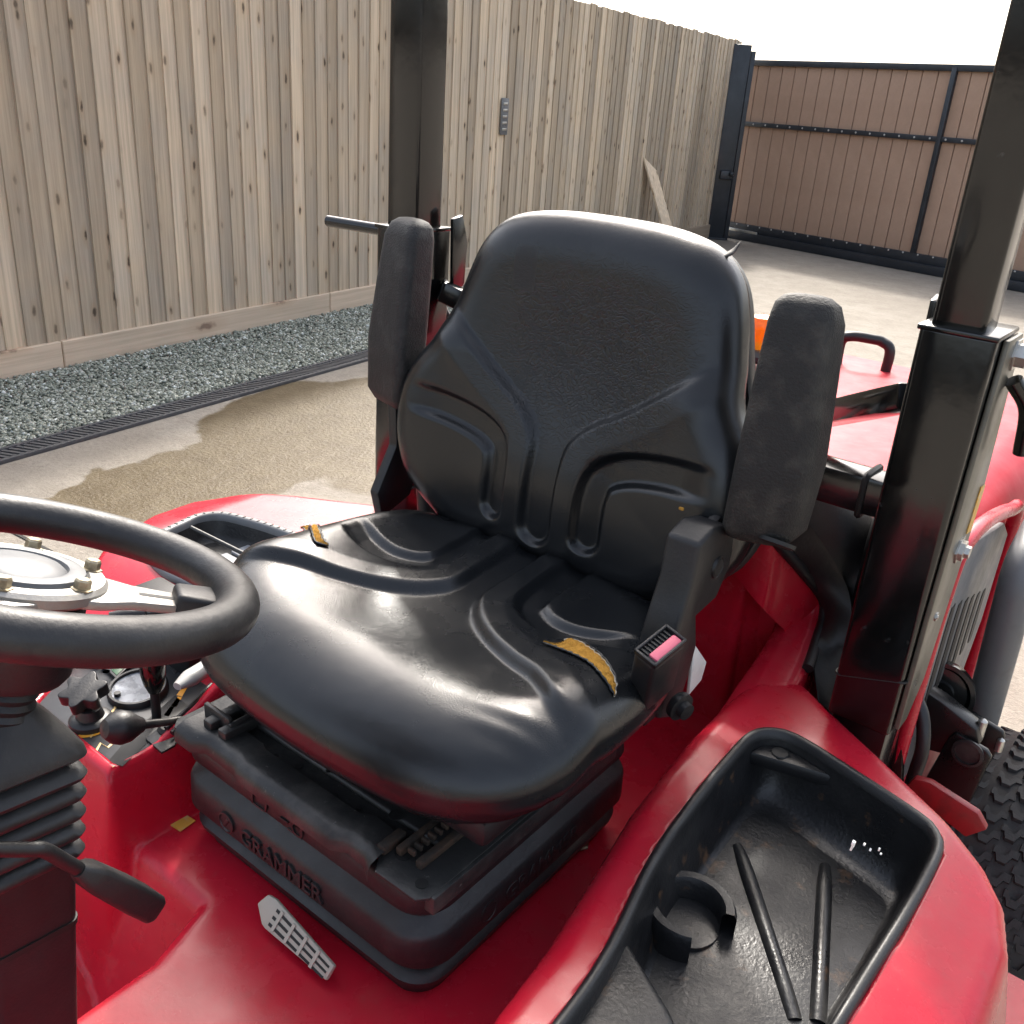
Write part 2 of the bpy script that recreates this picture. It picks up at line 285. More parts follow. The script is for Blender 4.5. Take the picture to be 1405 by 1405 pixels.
def yard_extra(N, L, b, src, noise, ramp, mixc, last):
    base = mixc(ramp(noise(.9, 6), .35, .68), (.235, .21, .175), (.30, .275, .235)); base = mixc(ramp(noise(7, 6, .7), .42, .7), base, (.21, .185, .155))
    base = mixc(ramp(noise(55, 4, .7), .52, .75), base, (.17, .148, .12))
    mp = N.new('ShaderNodeMapping'); mp.inputs['Rotation'].default_value = (0, 0, .35); mp.inputs['Scale'].default_value = (1, 22, 1); L.new(src, mp.inputs[0])
    base = mixc(ramp(noise(1.4, 4, .6, mp.outputs[0]), .5, .8), base, (.22, .195, .16))
    dn = N.new('ShaderNodeTexNoise'); dn.inputs['Scale'].default_value = 2.2; dn.inputs['Detail'].default_value = 5; L.new(src, dn.inputs['Vector'])
    off = N.new('ShaderNodeVectorMath'); off.operation = 'MULTIPLY_ADD'; L.new(dn.outputs['Color'], off.inputs[0]); off.inputs[1].default_value = (.75, .75, 0); L.new(src, off.inputs[2])
    wet = None
    for cx, cy, rx, ry, rot in WET:
        q = N.new('ShaderNodeMapping'); q.vector_type = 'TEXTURE'; q.inputs['Location'].default_value = (cx + .375, cy + .375, 0); q.inputs['Rotation'].default_value = (0, 0, rot); q.inputs['Scale'].default_value = (rx, ry, 1); L.new(off.outputs[0], q.inputs[0])
        fl = N.new('ShaderNodeVectorMath'); fl.operation = 'MULTIPLY'; fl.inputs[1].default_value = (1, 1, 0); L.new(q.outputs[0], fl.inputs[0])
        ln = N.new('ShaderNodeVectorMath'); ln.operation = 'LENGTH'; L.new(fl.outputs[0], ln.inputs[0]); k = ramp(ln.outputs['Value'], 1.04, .97)
        if wet is None: wet = k
        else:
            mx = N.new('ShaderNodeMath'); mx.operation = 'MAXIMUM'; L.new(wet, mx.inputs[0]); L.new(k, mx.inputs[1]); wet = mx.outputs[0]
    wc = mixc(ramp(noise(9, 5, .7), .35, .7), (.085, .062, .032), (.125, .097, .056))
    L.new(mixc(wet, base, wc), b.inputs['Base Color'])
    r = N.new('ShaderNodeMapRange'); r.inputs[3].default_value = .85; r.inputs[4].default_value = .42; L.new(wet, r.inputs[0]); L.new(r.outputs[0], b.inputs['Roughness'])
    b.inputs['Specular IOR Level'].default_value = .22
    h = N.new('ShaderNodeMath'); h.operation = 'ADD'; L.new(noise(60, 4, .7), h.inputs[0]); L.new(noise(8, 3), h.inputs[1])
    bp = N.new('ShaderNodeBump'); bp.inputs['Distance'].default_value = .006; bp.inputs['Strength'].default_value = .8; L.new(h.outputs[0], bp.inputs['Height']); L.new(bp.outputs[0], b.inputs['Normal'])
WET = [(-2.35, 1.75, .42, 1.0, .25), (-2.45, 1.15, .28, .3, 0), (-2.75, 2.35, .33, .75, .12), (-1.9, 2.6, .7, .9, .2), (-.6, 4.6, 2.2, .55, -.1), (1.0, 5.2, 1.6, .5, .1)]
M_['yard'] = material('brushed_concrete', (.42, .38, .32), .8, spec=.4, extra=yard_extra)

# ---------------------------------------------------------------- the yard
FD = Vector((-.1036, 1, 0)).normalized(); FN = Vector((FD.y, -FD.x, 0))          # along the fence, and out of it towards the yard
def fx(y): return -3.895 - .1036 * (y - 1.297)
V = [(-40, -30, GZ), (40, -30, GZ), (40, 60, GZ), (-40, 60, GZ)]
mesh('ground', V, [(0, 1, 2, 3)], M_['yard'], smooth=0, fix=False, kind='structure', label='pale concrete yard with brown wet patches', category='ground')
gr_ = bpy.data.objects['ground']; a = Vector(pt(-60, 690, z=GZ + .002)); b_ = Vector(pt(125, 785, z=GZ + .002)); d_ = (b_ - a).normalized(); bar('slab_joint', a - d_ * 2, b_ + d_ * 3, .012, .003, M_['black'], gr_, bev=0)
# ---- close board fence
fence = empty('board_fence', (fx(5), 5, GZ), label='tall weathered close board timber fence along the gravel', category='fence')
FH = 2.16
def board_mesh(wd, k):
    bm = bmesh.new(); r = random.Random(k); t0, t1 = .017, .005; nz = 10; rows = []
    for i in range(nz + 1):
        z = .11 + (FH - .11) * i / nz; q = 0
        rows.append([bm.verts.new(p) for p in ((q, -wd / 2 + q, z), (q, wd / 2 + q, z), (t1 + q, wd / 2 + q, z), (t0 + q, -wd / 2 + q, z))])
    for a, b_ in zip(rows, rows[1:]):
        for j in range(4): bm.faces.new((a[j], a[(j + 1) % 4], b_[(j + 1) % 4], b_[j]))
    bm.faces.new(rows[0]); bm.faces.new(rows[-1]); me = bpy.data.meshes.new('board'); bmesh.ops.recalc_face_normals(bm, faces=bm.faces); bm.to_mesh(me); bm.free(); me.materials.append(M_['wood']); return me
BM = [board_mesh(.125 + .004 * (k % 3), k) for k in range(6)]
y = -1.6; ang = math.atan2(FD.y, FD.x) - math.pi / 2
while y < 10.35:
    o = bpy.data.objects.new('board', rnd.choice(BM)); link(o, fence); o.location = (fx(y) + .012 + rnd.uniform(-.002, .002), y, GZ + rnd.uniform(-.012, .01)); o.rotation_euler = (rnd.uniform(-.004, .004), 0, ang + rnd.uniform(-.008, .008)); o.scale = (1, rnd.uniform(.95, 1.06), 1)
    y += .100 + rnd.uniform(-.008, .008)
gb = [-1.6, pt(86, 500, x=-3.9)[1], pt(450, 420, x=-4.1)[1] + .0, 5.4, 7.8, 10.35]
for a, b_ in zip(gb, gb[1:]):
    A = Vector((fx(a + .003) + .03, a + .003, GZ + .085)); B = Vector((fx(b_ - .003) + .03, b_ - .003, GZ + .085)); M = frame((0, 0, 1), B - A)
    L_ = (B - A).length; bm = bmesh.new(); bmesh.ops.create_cube(bm, size=1)
    for v in bm.verts: v.co = Vector((v.co.x * .03, v.co.y * L_, v.co.z * .17))
    bevel(bm, .004, 1); o = bmobj('gravel_board', bm, M_['wood_h'], fence); o.location = (A + B) / 2; o.rotation_euler = (0, 0, ang)
for z in (.35, 1.15, 1.95): bar('rail', (fx(-1.6) - .03, -1.6, GZ + z), (fx(10.35) - .03, 10.35, GZ + z), .04, .08, M_['wood_h'], fence)
p = pt(692, 160, x=fx(6.2) + .04); yq = p[1]
for _ in range(4): p = pt(692, 160, x=fx(yq) + .04); yq = p[1]
pl_ = box('name_plate', p, (.008, .10, .26), M_['grey_dark'], fence, Matrix.Rotation(ang, 4, 'Z'), .002)
for k in range(5): box('name_plate_slot', (p[0] + .006, p[1], p[2] - .09 + .045 * k), (.004, .06, .018), M_['steel'], fence, Matrix.Rotation(ang, 4, 'Z'), .001)
# ---- gravel strip, drain
def dx_(y): return -2.931 - .1145 * (y - .837)
V = []; 
for y in np.linspace(-1.6, 8.2, 40): V += [(fx(y) + .0, y, GZ + .004), (dx_(y) - .13, y, GZ + .004)]
gm = material('gravel_bed', (.10, .12, .115), .9, var=[(70, (.22, .27, .255), .9, .45, .6)], bump=[('dots', 60, .01)])
mesh('gravel_bed', V, [(2 * i, 2 * i + 1, 2 * i + 3, 2 * i + 2) for i in range(39)], gm, smooth=0, kind='structure', label='grey bed under the gravel strip by the fence', category='ground')
def gravel():
    n = 60000; yy = -.4 + 8.5 * rng.random(n) ** 1.25; t = rng.random(n); x0 = np.array([fx(q) for q in yy]) + .05; x1 = np.array([dx_(q) for q in yy]) - .135
    xx = x0 + (x1 - x0) * t; s = rng.uniform(.006, .0135, n) * (1 + .03 * yy)
    zz = GZ + .004 + s * .25 + rng.random(n) * .012 + .03 * np.exp(-((t - .0) / .2) ** 2)
    base = np.array([(1, 0, 0), (-1, 0, 0), (0, 1, 0), (0, -1, 0), (0, 0, 1), (0, 0, -1)], float); tri = np.array([(0, 2, 4), (2, 1, 4), (1, 3, 4), (3, 0, 4), (2, 0, 5), (1, 2, 5), (3, 1, 5), (0, 3, 5)])
    dirs = base[None] * rng.uniform(.6, 1.25, (n, 6, 1)) * np.array([1.15, .8, .62]); dirs += rng.normal(0, .12, (n, 6, 3))
    A = rng.random(n) * 6.28; Bq = rng.normal(0, .5, n); ca, sa, cb, sb = np.cos(A), np.sin(A), np.cos(Bq), np.sin(Bq)
    X, Y, Z = dirs[..., 0], dirs[..., 1], dirs[..., 2]; Y, Z = Y * cb[:, None] - Z * sb[:, None], Y * sb[:, None] + Z * cb[:, None]; X, Y = X * ca[:, None] - Y * sa[:, None], X * sa[:, None] + Y * ca[:, None]
    VV = np.stack([X, Y, Z], -1) * s[:, None, None] + np.stack([xx, yy, zz], -1)[:, None]; TT = tri[None] + (np.arange(n) * 6)[:, None, None]
    me = bpy.data.meshes.new('gravel'); nv, nf = n * 6, n * 8; me.vertices.add(nv); me.vertices.foreach_set('co', VV.ravel()); me.loops.add(nf * 3); me.loops.foreach_set('vertex_index', TT.ravel().astype(np.int32))
    me.polygons.add(nf); me.polygons.foreach_set('loop_start', np.arange(nf, dtype=np.int32) * 3); me.update(); me.validate()
    at = me.attributes.new('tint', 'FLOAT', 'POINT'); at.data.foreach_set('value', np.repeat(rng.random(n), 6).astype(np.float32))
    def ex(N, L, b, *_):
        a = N.new('ShaderNodeAttribute'); a.attribute_name = 'tint'; r = N.new('ShaderNodeValToRGB'); L.new(a.outputs['Fac'], r.inputs[0]); e = r.color_ramp.elements
        e[0].position = 0; e[0].color = (.14, .15, .12, 1); e[1].position = 1; e[1].color = (.70, .74, .70, 1)
        for q, c in ((.5, (.28, .30, .245)), (.85, (.40, .41, .345)), (.95, (.50, .52, .47))): k = e.new(q); k.color = (*c, 1)
        L.new(r.outputs[0], b.inputs['Base Color'])
    me.materials.append(material('green_grey_stone', (.2, .25, .24), .7, extra=ex)); o = link(bpy.data.objects.new('gravel', me)); o['kind'] = 'stuff'; o['label'] = 'loose green grey gravel between fence and drain'; o['category'] = 'gravel'
gravel()
dr = empty('drain_channel', (dx_(4), 4, GZ), label='long black slotted drain channel between gravel and concrete', category='drain')
y0, y1 = -1.4, 8.2; A = Vector((dx_(y0) - .065, y0, 0)); B = Vector((dx_(y1) - .065, y1, 0)); DD = (B - A).normalized(); DN = Vector((DD.y, -DD.x, 0))
for s_, wd in ((-.056, .018), (.056, .018)): bar('edge_rail', A + DN * s_ + Vector((0, 0, GZ + .006)), B + DN * s_ + Vector((0, 0, GZ + .006)), .018, .02, M_['grate'], dr)
bar('channel_floor', A + Vector((0, 0, GZ - .0005)), B + Vector((0, 0, GZ - .0005)), .1, .006, M_['black'], dr)
V, Fc = [], []
for i in range(int((B - A).length / .030)):
    c = A + DD * (i * .030) + Vector((0, 0, GZ + .008)); e = (DN + DD * .35).normalized(); f = Vector((-e.y, e.x, 0)); k = len(V)
    for sx, sy, sz in ((-1, -1, -1), (1, -1, -1), (1, 1, -1), (-1, 1, -1), (-1, -1, 1), (1, -1, 1), (1, 1, 1), (-1, 1, 1)): V.append(c + e * sx * .049 + f * sy * .008 + Vector((0, 0, sz * .004)))
    Fc += [tuple(k + q for q in g) for g in ((0, 3, 2, 1), (4, 5, 6, 7), (0, 1, 5, 4), (1, 2, 6, 5), (2, 3, 7, 6), (3, 0, 4, 7))]
mesh('grate_slat', V, Fc, M_['grate'], dr, smooth=0, kind='stuff')
# ---- gate
ga = Vector(pt(981, 322, z=GZ)); gb_ = Vector(pt(1295, 380, z=GZ)); GD = (gb_ - ga); GD.z = 0; GD.normalize(); GN = Vector((GD.y, -GD.x, 0))
if GN.y > 0: GN = -GN
gl = [0] + [0.]
def gp(px, py):                                      # a point of the gate's plane
    d = Vector(ROT @ _n([px - CPX, py - CPX, FPX])); c = Vector(CAM); t = (ga - c).dot(GN) / d.dot(GN); p = c + d * t; return (p - ga).dot(GD), p.z
gate = empty('sliding_gate', ga, label='dark steel framed gate clad in vertical brown boards', category='gate')
def G(s, z, n=0): return ga + GD * s + GN * n + Vector((0, 0, z - ga.z))
zb = gp(988, 302)[1]; zm = gp(1176, 182)[1]; s0 = gp(1000, 225)[0]; sm = gp(1282, 225)[0]; LEN = 5.6; zt = 2.06
pw = (sm - s0 - .05) / 15
gM = frame((0, 0, 1), GD)
pm = None; s = s0 + .04
while s < s0 + LEN:
    if pm is None:
        bm = bmesh.new(); bmesh.ops.create_cube(bm, size=1)
        for v in bm.verts: v.co = Vector((v.co.x * .022, v.co.y * (pw - .008), v.co.z * (zt - zb)))
        bevel(bm, .004, 1); o = bmobj('plank', bm, M_['composite'], gate); pm = o.data
    else: o = bpy.data.objects.new('plank', pm); link(o, gate)
    c = G(s + pw / 2, (zb + zt) / 2, -.02); o.location = c; o.rotation_euler = (0, 0, math.atan2(GD.y, GD.x) - math.pi / 2); s += pw
box('backing_sheet', G(s0 + LEN / 2, (zb + zt) / 2, -.045), (.01, LEN, zt - zb), M_['black'], gate, Matrix.Rotation(math.atan2(GD.y, GD.x) - math.pi / 2, 4, 'Z'), 0)
bar('bottom_rail', G(s0 - .03, zb - .045, 0), G(s0 + LEN, zb - .045, 0), .08, .10, M_['frame'], gate)
bar('middle_rail', G(s0, zm, .01), G(s0 + LEN, zm, .01), .04, .05, M_['frame'], gate)
bar('top_rail', G(s0, zt, .0), G(s0 + LEN, zt, .0), .06, .06, M_['frame'], gate)
bar('stile', G(s0, zb, .012), G(s0, zt, .012), .07, .06, M_['frame'], gate, up=GN)
bar('stile', G(sm, zb, .014), G(sm, zt, .014), .05, .05, M_['frame'], gate, up=GN)
bar('stile', G(s0 + LEN, zb, .014), G(s0 + LEN, zt, .014), .06, .06, M_['frame'], gate, up=GN)
bar('ground_track', G(s0 - .2, GZ + .05, .05), G(s0 + LEN + .4, GZ + .05, .05), .07, .09, M_['frame'], gate)
bar('roller_bracket', G(s0 + .05, zb - .075, .06), G(s0 + .62, zb - .085, .06), .03, .05, M_['steel'], gate, bev=.01)
for k in range(int(LEN / pw)):
    for z, n_ in ((zm, .032), (zb - .005, .052)):
        lathe('screw', [(.0, .006), (.008, .004), (.011, 0)], frame(GN, None, G(s0 + .04 + pw * (k + .5), z, n_)), M_['screw'], gate, 8)
gq = Vector(pt(981, 329, z=GZ)); gpost = empty('gate_post', gq, label='dark steel post with a latch at the end of the fence', category='post')
gX = Vector(ROT[:, 0]); gX.z = 0; gX.normalize(); gY = Vector((-gX.y, gX.x, 0)); pM = frame((0, 0, 1), gX)
box('shaft', gq + gY * .10 + Vector((0, 0, 1.06)), (.20, .16, 2.12), M_['frame'], gpost, pM, .006)
box('edge_strip', gq + gX * .13 + gY * .05 + Vector((0, 0, 1.03)), (.05, .06, 2.06), M_['frame'], gpost, pM, .004)
box('base_plate', gq + gY * .10 + Vector((0, 0, .012)), (.26, .22, .02), M_['frame'], gpost, pM, .003)
lz = pt(975, 238, y=gq.y)[2]
box('latch', gq + gX * .02 + gY * -.005 + Vector((0, 0, lz - GZ)), (.15, .06, .10), M_['frame'], gpost, pM, .012)
lathe('latch_knob', [(0, .05), (.02, .045), (.03, .025), (.03, 0)], frame(-gY, None, gq + gX * .07 + gY * -.03 + Vector((0, 0, lz - GZ + .02))), M_['frame'], gpost, 16)
# ---- offcut of board leaning on the fence
q = pt(918, 322, z=GZ + .02); yq = 8.6
for _ in range(6): tp = pt(892, 232, x=fx(yq) + .07); yq = tp[1]
ft = pt(918, 318, x=fx(yq) + .45); ft = np.array([fx(yq) + .42, yq + .1, GZ + .01])
V0 = Vector(ft); V1 = Vector(tp); M = frame(V1 - V0, (0, 1, 0)); L_ = (V1 - V0).length
prism('leaning_plank', [(-.09, 0), (.09, 0), (.09, L_ - .02), (-.09, L_ + .12)], Matrix.Translation(V0) @ frame(Vector((1, -.05, .2)), (0, 1, 0)).to_3x3().to_4x4() @ Matrix.Rotation(0, 4, 'Z') if False else
      Matrix.Translation(V0) @ Matrix(((0, (V1 - V0).normalized().x, 1, 0), (1, (V1 - V0).normalized().y, 0, 0), (0, (V1 - V0).normalized().z, .2, 0), (0, 0, 0, 1))), .02, M_['wood'], None, .002,
      label='grey offcut of board leaning against the fence near the gate post', category='board')

# ---------------------------------------------------------------- the tractor
tr = empty('ride_on_tractor', (0, .3, GZ), label='red ride-on mower tractor with black vinyl seat and roll bar', category='tractor')
# ---- red body: floor, tunnel, seat deck and both wing tops as one pressed skin
FENL = [(.335, -.60), (.306, -.30), (.288, -.127), (.255, .062), (.244, .205), (.242, .37), (.30, .41), (.35, .375), (.426, .328), (.513, .272), (.564, .237), (.590, .205), (.607, .15), (.612, -.1), (.60, -.35), (.57, -.60)]
FENR = [(-.222, -.238), (-.44, -.245), (-.53, -.11), (-.60, -.02), (-.662, .10), (-.668, .18), (-.63, .245), (-.55, .305), (-.44, .37), (-.30, .43), (-.235, .43), (-.232, .15)]
TRAY = spline([(.352, -.42), (.344, -.2), (.335, -.106), (.312, .0), (.303, .08), (.298, .20), (.300, .25), (.318, .274), (.348, .279), (.42, .262), (.484, .244), (.508, .232), (.521, .205), (.522, .12), (.518, .03), (.512, -.1), (.50, -.30), (.48, -.42)], 6, True)
TUBR = spline([(-.545, .03), (-.568, .10), (-.572, .13), (-.556, .157), (-.515, .172), (-.45, .185), (-.33, .195), (-.27, .18), (-.255, .12), (-.27, .05), (-.34, .015), (-.46, .0)], 6, True)
PANEL = [(-.232, -.222), (-.40, -.222), (-.455, -.14), (-.46, -.02), (-.245, -.02)]
def ztopL(X, Y): return .842 + .012 * ss(Y, -.1, .25) - .02 * ss(X, .50, .62)
def ztopR(X, Y): return .798 + .075 * ss(Y, -.20, .03) - .012 * ss(-X, .58, .67)
def edge(d, r, slope=4.5):
    q = np.clip(d, 0, r); return np.where(d >= 0, -(r - np.sqrt(np.maximum(r * r - (r - q) ** 2, 0))), -r + slope * d)
def smax(a, b, k):
    h = np.clip(.5 + .5 * (a - b) / k, 0, 1); return b * (1 - h) + a * h + k * h * (1 - h)
def body_z(X, Y):
    dk = poly_sdf(X, Y, [(-.60, -.232), (-.085, -.232), (-.060, -.30), (-.05, -1.2), (.62, -1.2), (.60, .12), (.40, .27), (.30, .33), (.30, .6), (-.30, .6), (-.60, .20)])
    z = np.maximum(.70 + edge(dk, .02, 2.2), .50 + .10 * ss(X + .35 * (Y + .3), -.10, -.34) * ss(Y, -.75, -.30) )
    ridge = .012 * np.exp(-((X + .115) / .02) ** 2) * ss(Y, -.35, -.25) * ss(Y, -.20, -.225) * 0
    z = z + ridge
    zl = ztopL(X, Y) + edge(poly_sdf(X, Y, FENL), .024); zr = ztopR(X, Y) + edge(poly_sdf(X, Y, FENR), .014)
    z = smax(z, zl, .022); z = smax(z, zr, .022)
    # shoulders of the two wells and the console opening
    for P, dep in ((TRAY[::4], .12), (TUBR[::4], .09), (PANEL, .05)):
        d = poly_sdf(X, Y, P); z = z - dep * ss(d, -.001, .005)
    # flange line round the tray
    z = z + .006 * np.exp(-((poly_sdf(X, Y, TRAY[::4]) + .012) / .006) ** 2) * 0
    return z
def body():
    gx = np.arange(-.70, .66, .0036); gy = np.arange(-1.0, .50, .0042); X, Y = np.meshgrid(gx, gy); Z = body_z(X, Y); nx, ny = len(gx), len(gy)
    V = np.stack([X, Y, Z], -1).reshape(-1, 3); zf = Z.ravel(); Fc = []
    keep = (zf > .46) | ((V[:, 0] > -.5) & (V[:, 0] < .5) & (V[:, 1] < -.2)); idx = np.arange(nx * ny).reshape(ny, nx)
    q = np.stack([idx[:-1, :-1], idx[:-1, 1:], idx[1:, 1:], idx[1:, :-1]], -1).reshape(-1, 4); q = q[keep[q].all(1)]
    me = bpy.data.meshes.new('body_shell'); me.from_pydata(V.tolist(), [], q.tolist()); bm = bmesh.new(); bm.from_mesh(me); bmesh.ops.delete(bm, geom=[v for v in bm.verts if not v.link_faces], context='VERTS'); bm.to_mesh(me); bm.free()
    finish(me, M_['red'], 180); return link(bpy.data.objects.new('body_shell', me), tr)
body()
# ---- rising side of the body behind the seat
PA = [((880, 1095), .252), ((947, 1020), .245), ((1009, 945), .238), ((1058, 870), .226), ((1074, 813), .212), ((1058, 775), .196), ((1044, 753), .186), ((1030, 728), .176)]
A_ = np.array([pt(*p, x=x) for p, x in PA] + [np.array([.12, .462, 1.02]), np.array([.0, .465, 1.03])])
B_ = np.array([(.296, .14, .8535), (.296, .26, .8555), (.290, .385, .853), pt(1108, 880, x=.275), pt(1119, 829, x=.262), pt(1090, 786, x=.238), pt(1062, 755, x=.220), pt(1036, 726, x=.200), np.array([.12, .43, 1.06]), np.array([.0, .43, 1.07])])
A_[0] += np.array([.006, 0, -.035]); A_[1] += np.array([.004, 0, -.012]); B_[0][2] -= .025; B_[1][2] -= .008
A_, B_ = spline(A_, 6), spline(B_, 6)
rows = []
for a, b_ in zip(A_, B_):
    c = np.array([.232 if a[0] > .23 else a[0] + .004, min(a[1], .47), .70]); mid = (a + b_) / 2; up_ = np.array([0, -.003, .006])
    r = [c, c * .5 + a * .5 + np.array([-.003, 0, 0]), a * .88 + c * .12, a, a * .7 + b_ * .3 + up_, mid + up_, a * .2 + b_ * .8 + up_ * .6, b_, b_ + np.array([.010, .008, -.012]), b_ + np.array([.012, .012, -.10])]
    rows.append(spline(r, 4))
loft('side_panel', rows, M_['red'], tr, closed=False, smooth=180)
loft('side_panel', [np.array([(-p[0], p[1], p[2]) for p in r]) for r in rows], M_['red'], tr, closed=False, smooth=180)
tube('edge_trim', [b_ + np.array([.010, .006, .002]) for b_ in B_[14:44]], .0075, M_['plastic'], tr, 10, sm=0)
MG = spline([pt(1085, 690, x=.235), pt(1125, 740, x=.262), pt(1160, 800, x=.295), pt(1168, 850, x=.318), pt(1155, 930, x=.328), pt(1145, 985, x=.335)], 6)
MB = spline([B_[42], B_[35], B_[29], B_[22], B_[16], B_[12] + np.array([.02, .03, -.03])], 6)
loft('mudguard_strip', [[a + np.array([.008, .008, 0]), a * .7 + b_ * .3 + np.array([0, -.004, .008]), a * .3 + b_ * .7 + np.array([0, -.004, .008]), b_, b_ + np.array([.002, .03, -.03])] for a, b_ in zip(MB, MG)], M_['rubber'], tr, closed=False, smooth=60)
MG2 = spline([pt(1118, 668, x=.25), pt(1180, 690, x=.275), pt(1210, 745, x=.31), pt(1200, 850, x=.328), pt(1185, 930, x=.332), pt(1172, 1000, x=.338)], 6)
loft('arch_liner', [[a + np.array([0, .012, -.012]), a * .75 + b_ * .25 + np.array([0, -.004, .014]), a * .45 + b_ * .55 + np.array([0, -.004, .018]), a * .15 + b_ * .85 + np.array([0, 0, .012]), b_, b_ + np.array([.004, .05, -.04])] for a, b_ in zip(MG, MG2)], M_['plastic'], tr, closed=False, smooth=180)
# ---- black wheel arch cover between side panel and roll bar
rings = []
for (y_, zt_, x0_, x1_) in ((.50, 1.0, .315, .342), (.515, 1.035, .305, .345), (.54, 1.06, .30, .349), (.60, 1.06, .295, .349), (.70, 1.0, .29, .349), (.80, .85, .29, .349)):
    P = rrect((x1_ - x0_) / 2, (zt_ - .55) / 2, .028, 6, (x0_ + x1_) / 2, (zt_ + .55) / 2); rings.append([(p[0], y_, p[1]) for p in P])
loft('wheel_arch_cover', rings, M_['plastic'], tr, cap0=True, cap1=True, smooth=60)
loft('wheel_arch_cover', [[(-p[0], p[1], p[2]) for p in r] for r in rings], M_['plastic'], tr, cap0=True, cap1=True, smooth=60)
# ---- storage tray in the left wing
tray = empty('storage_tray', (.42, .0, .74), tr)
def inset(P, d):
    P = np.array(P); T = np.roll(P, -1, 0) - np.roll(P, 1, 0); T /= np.linalg.norm(T, axis=1)[:, None]; Nn = np.stack([T[:, 1], -T[:, 0]], 1)
    a = .5 * np.sum(P[:, 0] * np.roll(P[:, 1], -1) - np.roll(P[:, 0], -1) * P[:, 1]); return P - np.sign(a) * Nn * d
def zt3(P, z, f): return [(p[0], p[1], f(np.array(p[0]), np.array(p[1])) + z) for p in P]
R_ = resample(TRAY, 150, True)
loft('tub', [zt3(inset(R_, d), z, ztopL) for d, z in ((.006, .004), (.009, -.010), (.013, -.042), (.018, -.060))] + [zt3(np.array([.42, .0]) + (inset(R_, .018) - [.42, .0]) * k, z, ztopL) for k, z in ((.975, -.070), (.94, -.076), (.88, -.0775))], M_['tub'], tray, smooth=60)
fl_ = zt3(np.array([.42, .0]) + (inset(R_, .018) - [.42, .0]) * .885, -.077, ztopL); mesh('tub_floor', fl_ + [(.42, -.05, .770)], [(j, (j + 1) % 150, 150) for j in range(150)], M_['tub'], tray, 60)
loft('rim', [zt3(inset(R_, d), z, ztopL) for d, z in ((-.003, -.004), (-.003, .003), (-.001, .006), (.003, .0068), (.0065, .005), (.0085, -.004))], M_['plastic'], tray, smooth=60)
zf = .775
def floor_at(px, py, z=zf): return pt(px, py, z=z)
for a, b_ in (((1012, 1160), (1092, 1392)), ((1132, 1188), (1124, 1395))):
    a, b_ = floor_at(*a), floor_at(*b_); a[2] = float(ztopL(a[0], a[1])) - .0765; b_[2] = float(ztopL(b_[0], b_[1])) - .0765; bar('rib', a + [0, 0, .001], b_ + [0, 0, .001], .013, .012, M_['tub'], tray, bev=.005, seg=3) if False else tube('rib', [a - [0, 0, .004], a * .8 + b_ * .2 - [0, 0, .001], a * .2 + b_ * .8 - [0, 0, .001], b_ - [0, 0, .004]], .0085, M_['tub'], tray, 12, sm=4, rs=[.0065, .0085, .0085, .0085])
cc = floor_at(948, 1238, .80); Mh = frame((0, 0, 1), None, (cc[0], cc[1], .768))
lathe('cup_holder', [(.045, -.004), (.045, .026), (.042, .031), (.034, .031), (.031, .026), (.031, -.004)], Mh, M_['tub'], tray, 40, math.radians(20), math.radians(300))
lathe('cup_base', [(0, .006), (.031, .006), (.033, 0)], Mh, M_['tub'], tray, 32)
prism('shelf', [(.322, -.06), (.40, -.105), (.47, -.16), (.47, -.40), (.352, -.40), (.345, -.22), (.335, -.12)], Matrix.Translation((0, 0, .74)), .088, M_['tub'], tray, .008, 3)
prism('drain_ledge', [(.306, .235), (.312, .258), (.326, .268), (.350, .270), (.395, .260)], Matrix.Translation((0, 0, .825)), .018, M_['plastic'], tray, .004)
lathe('ledge_hole', [(0, .001), (.009, .001), (.010, 0)], frame((0, 0, 1), None, (.334, .256, .8435)), M_['black'], tray, 20)
for k in range(6):
    p = Vector(pt(1172 + (0 if k < 2 else rnd.gauss(38, 16)), 1157 + (3 * k if k < 2 else rnd.gauss(6, 12)), x=.5085)); r_ = rnd.uniform(.0008, .0018) * (2.6 if k < 2 else .8)
    prism('paint_fleck', [(r_ * rnd.uniform(.5, 1.3) * math.cos(a), r_ * rnd.uniform(.5, 1.3) * math.sin(a)) for a in np.linspace(0, 2 * math.pi, 8, endpoint=False)], frame((-1, 0, .1), None, p), .0012, M_['paint_chip'], tray, 0)
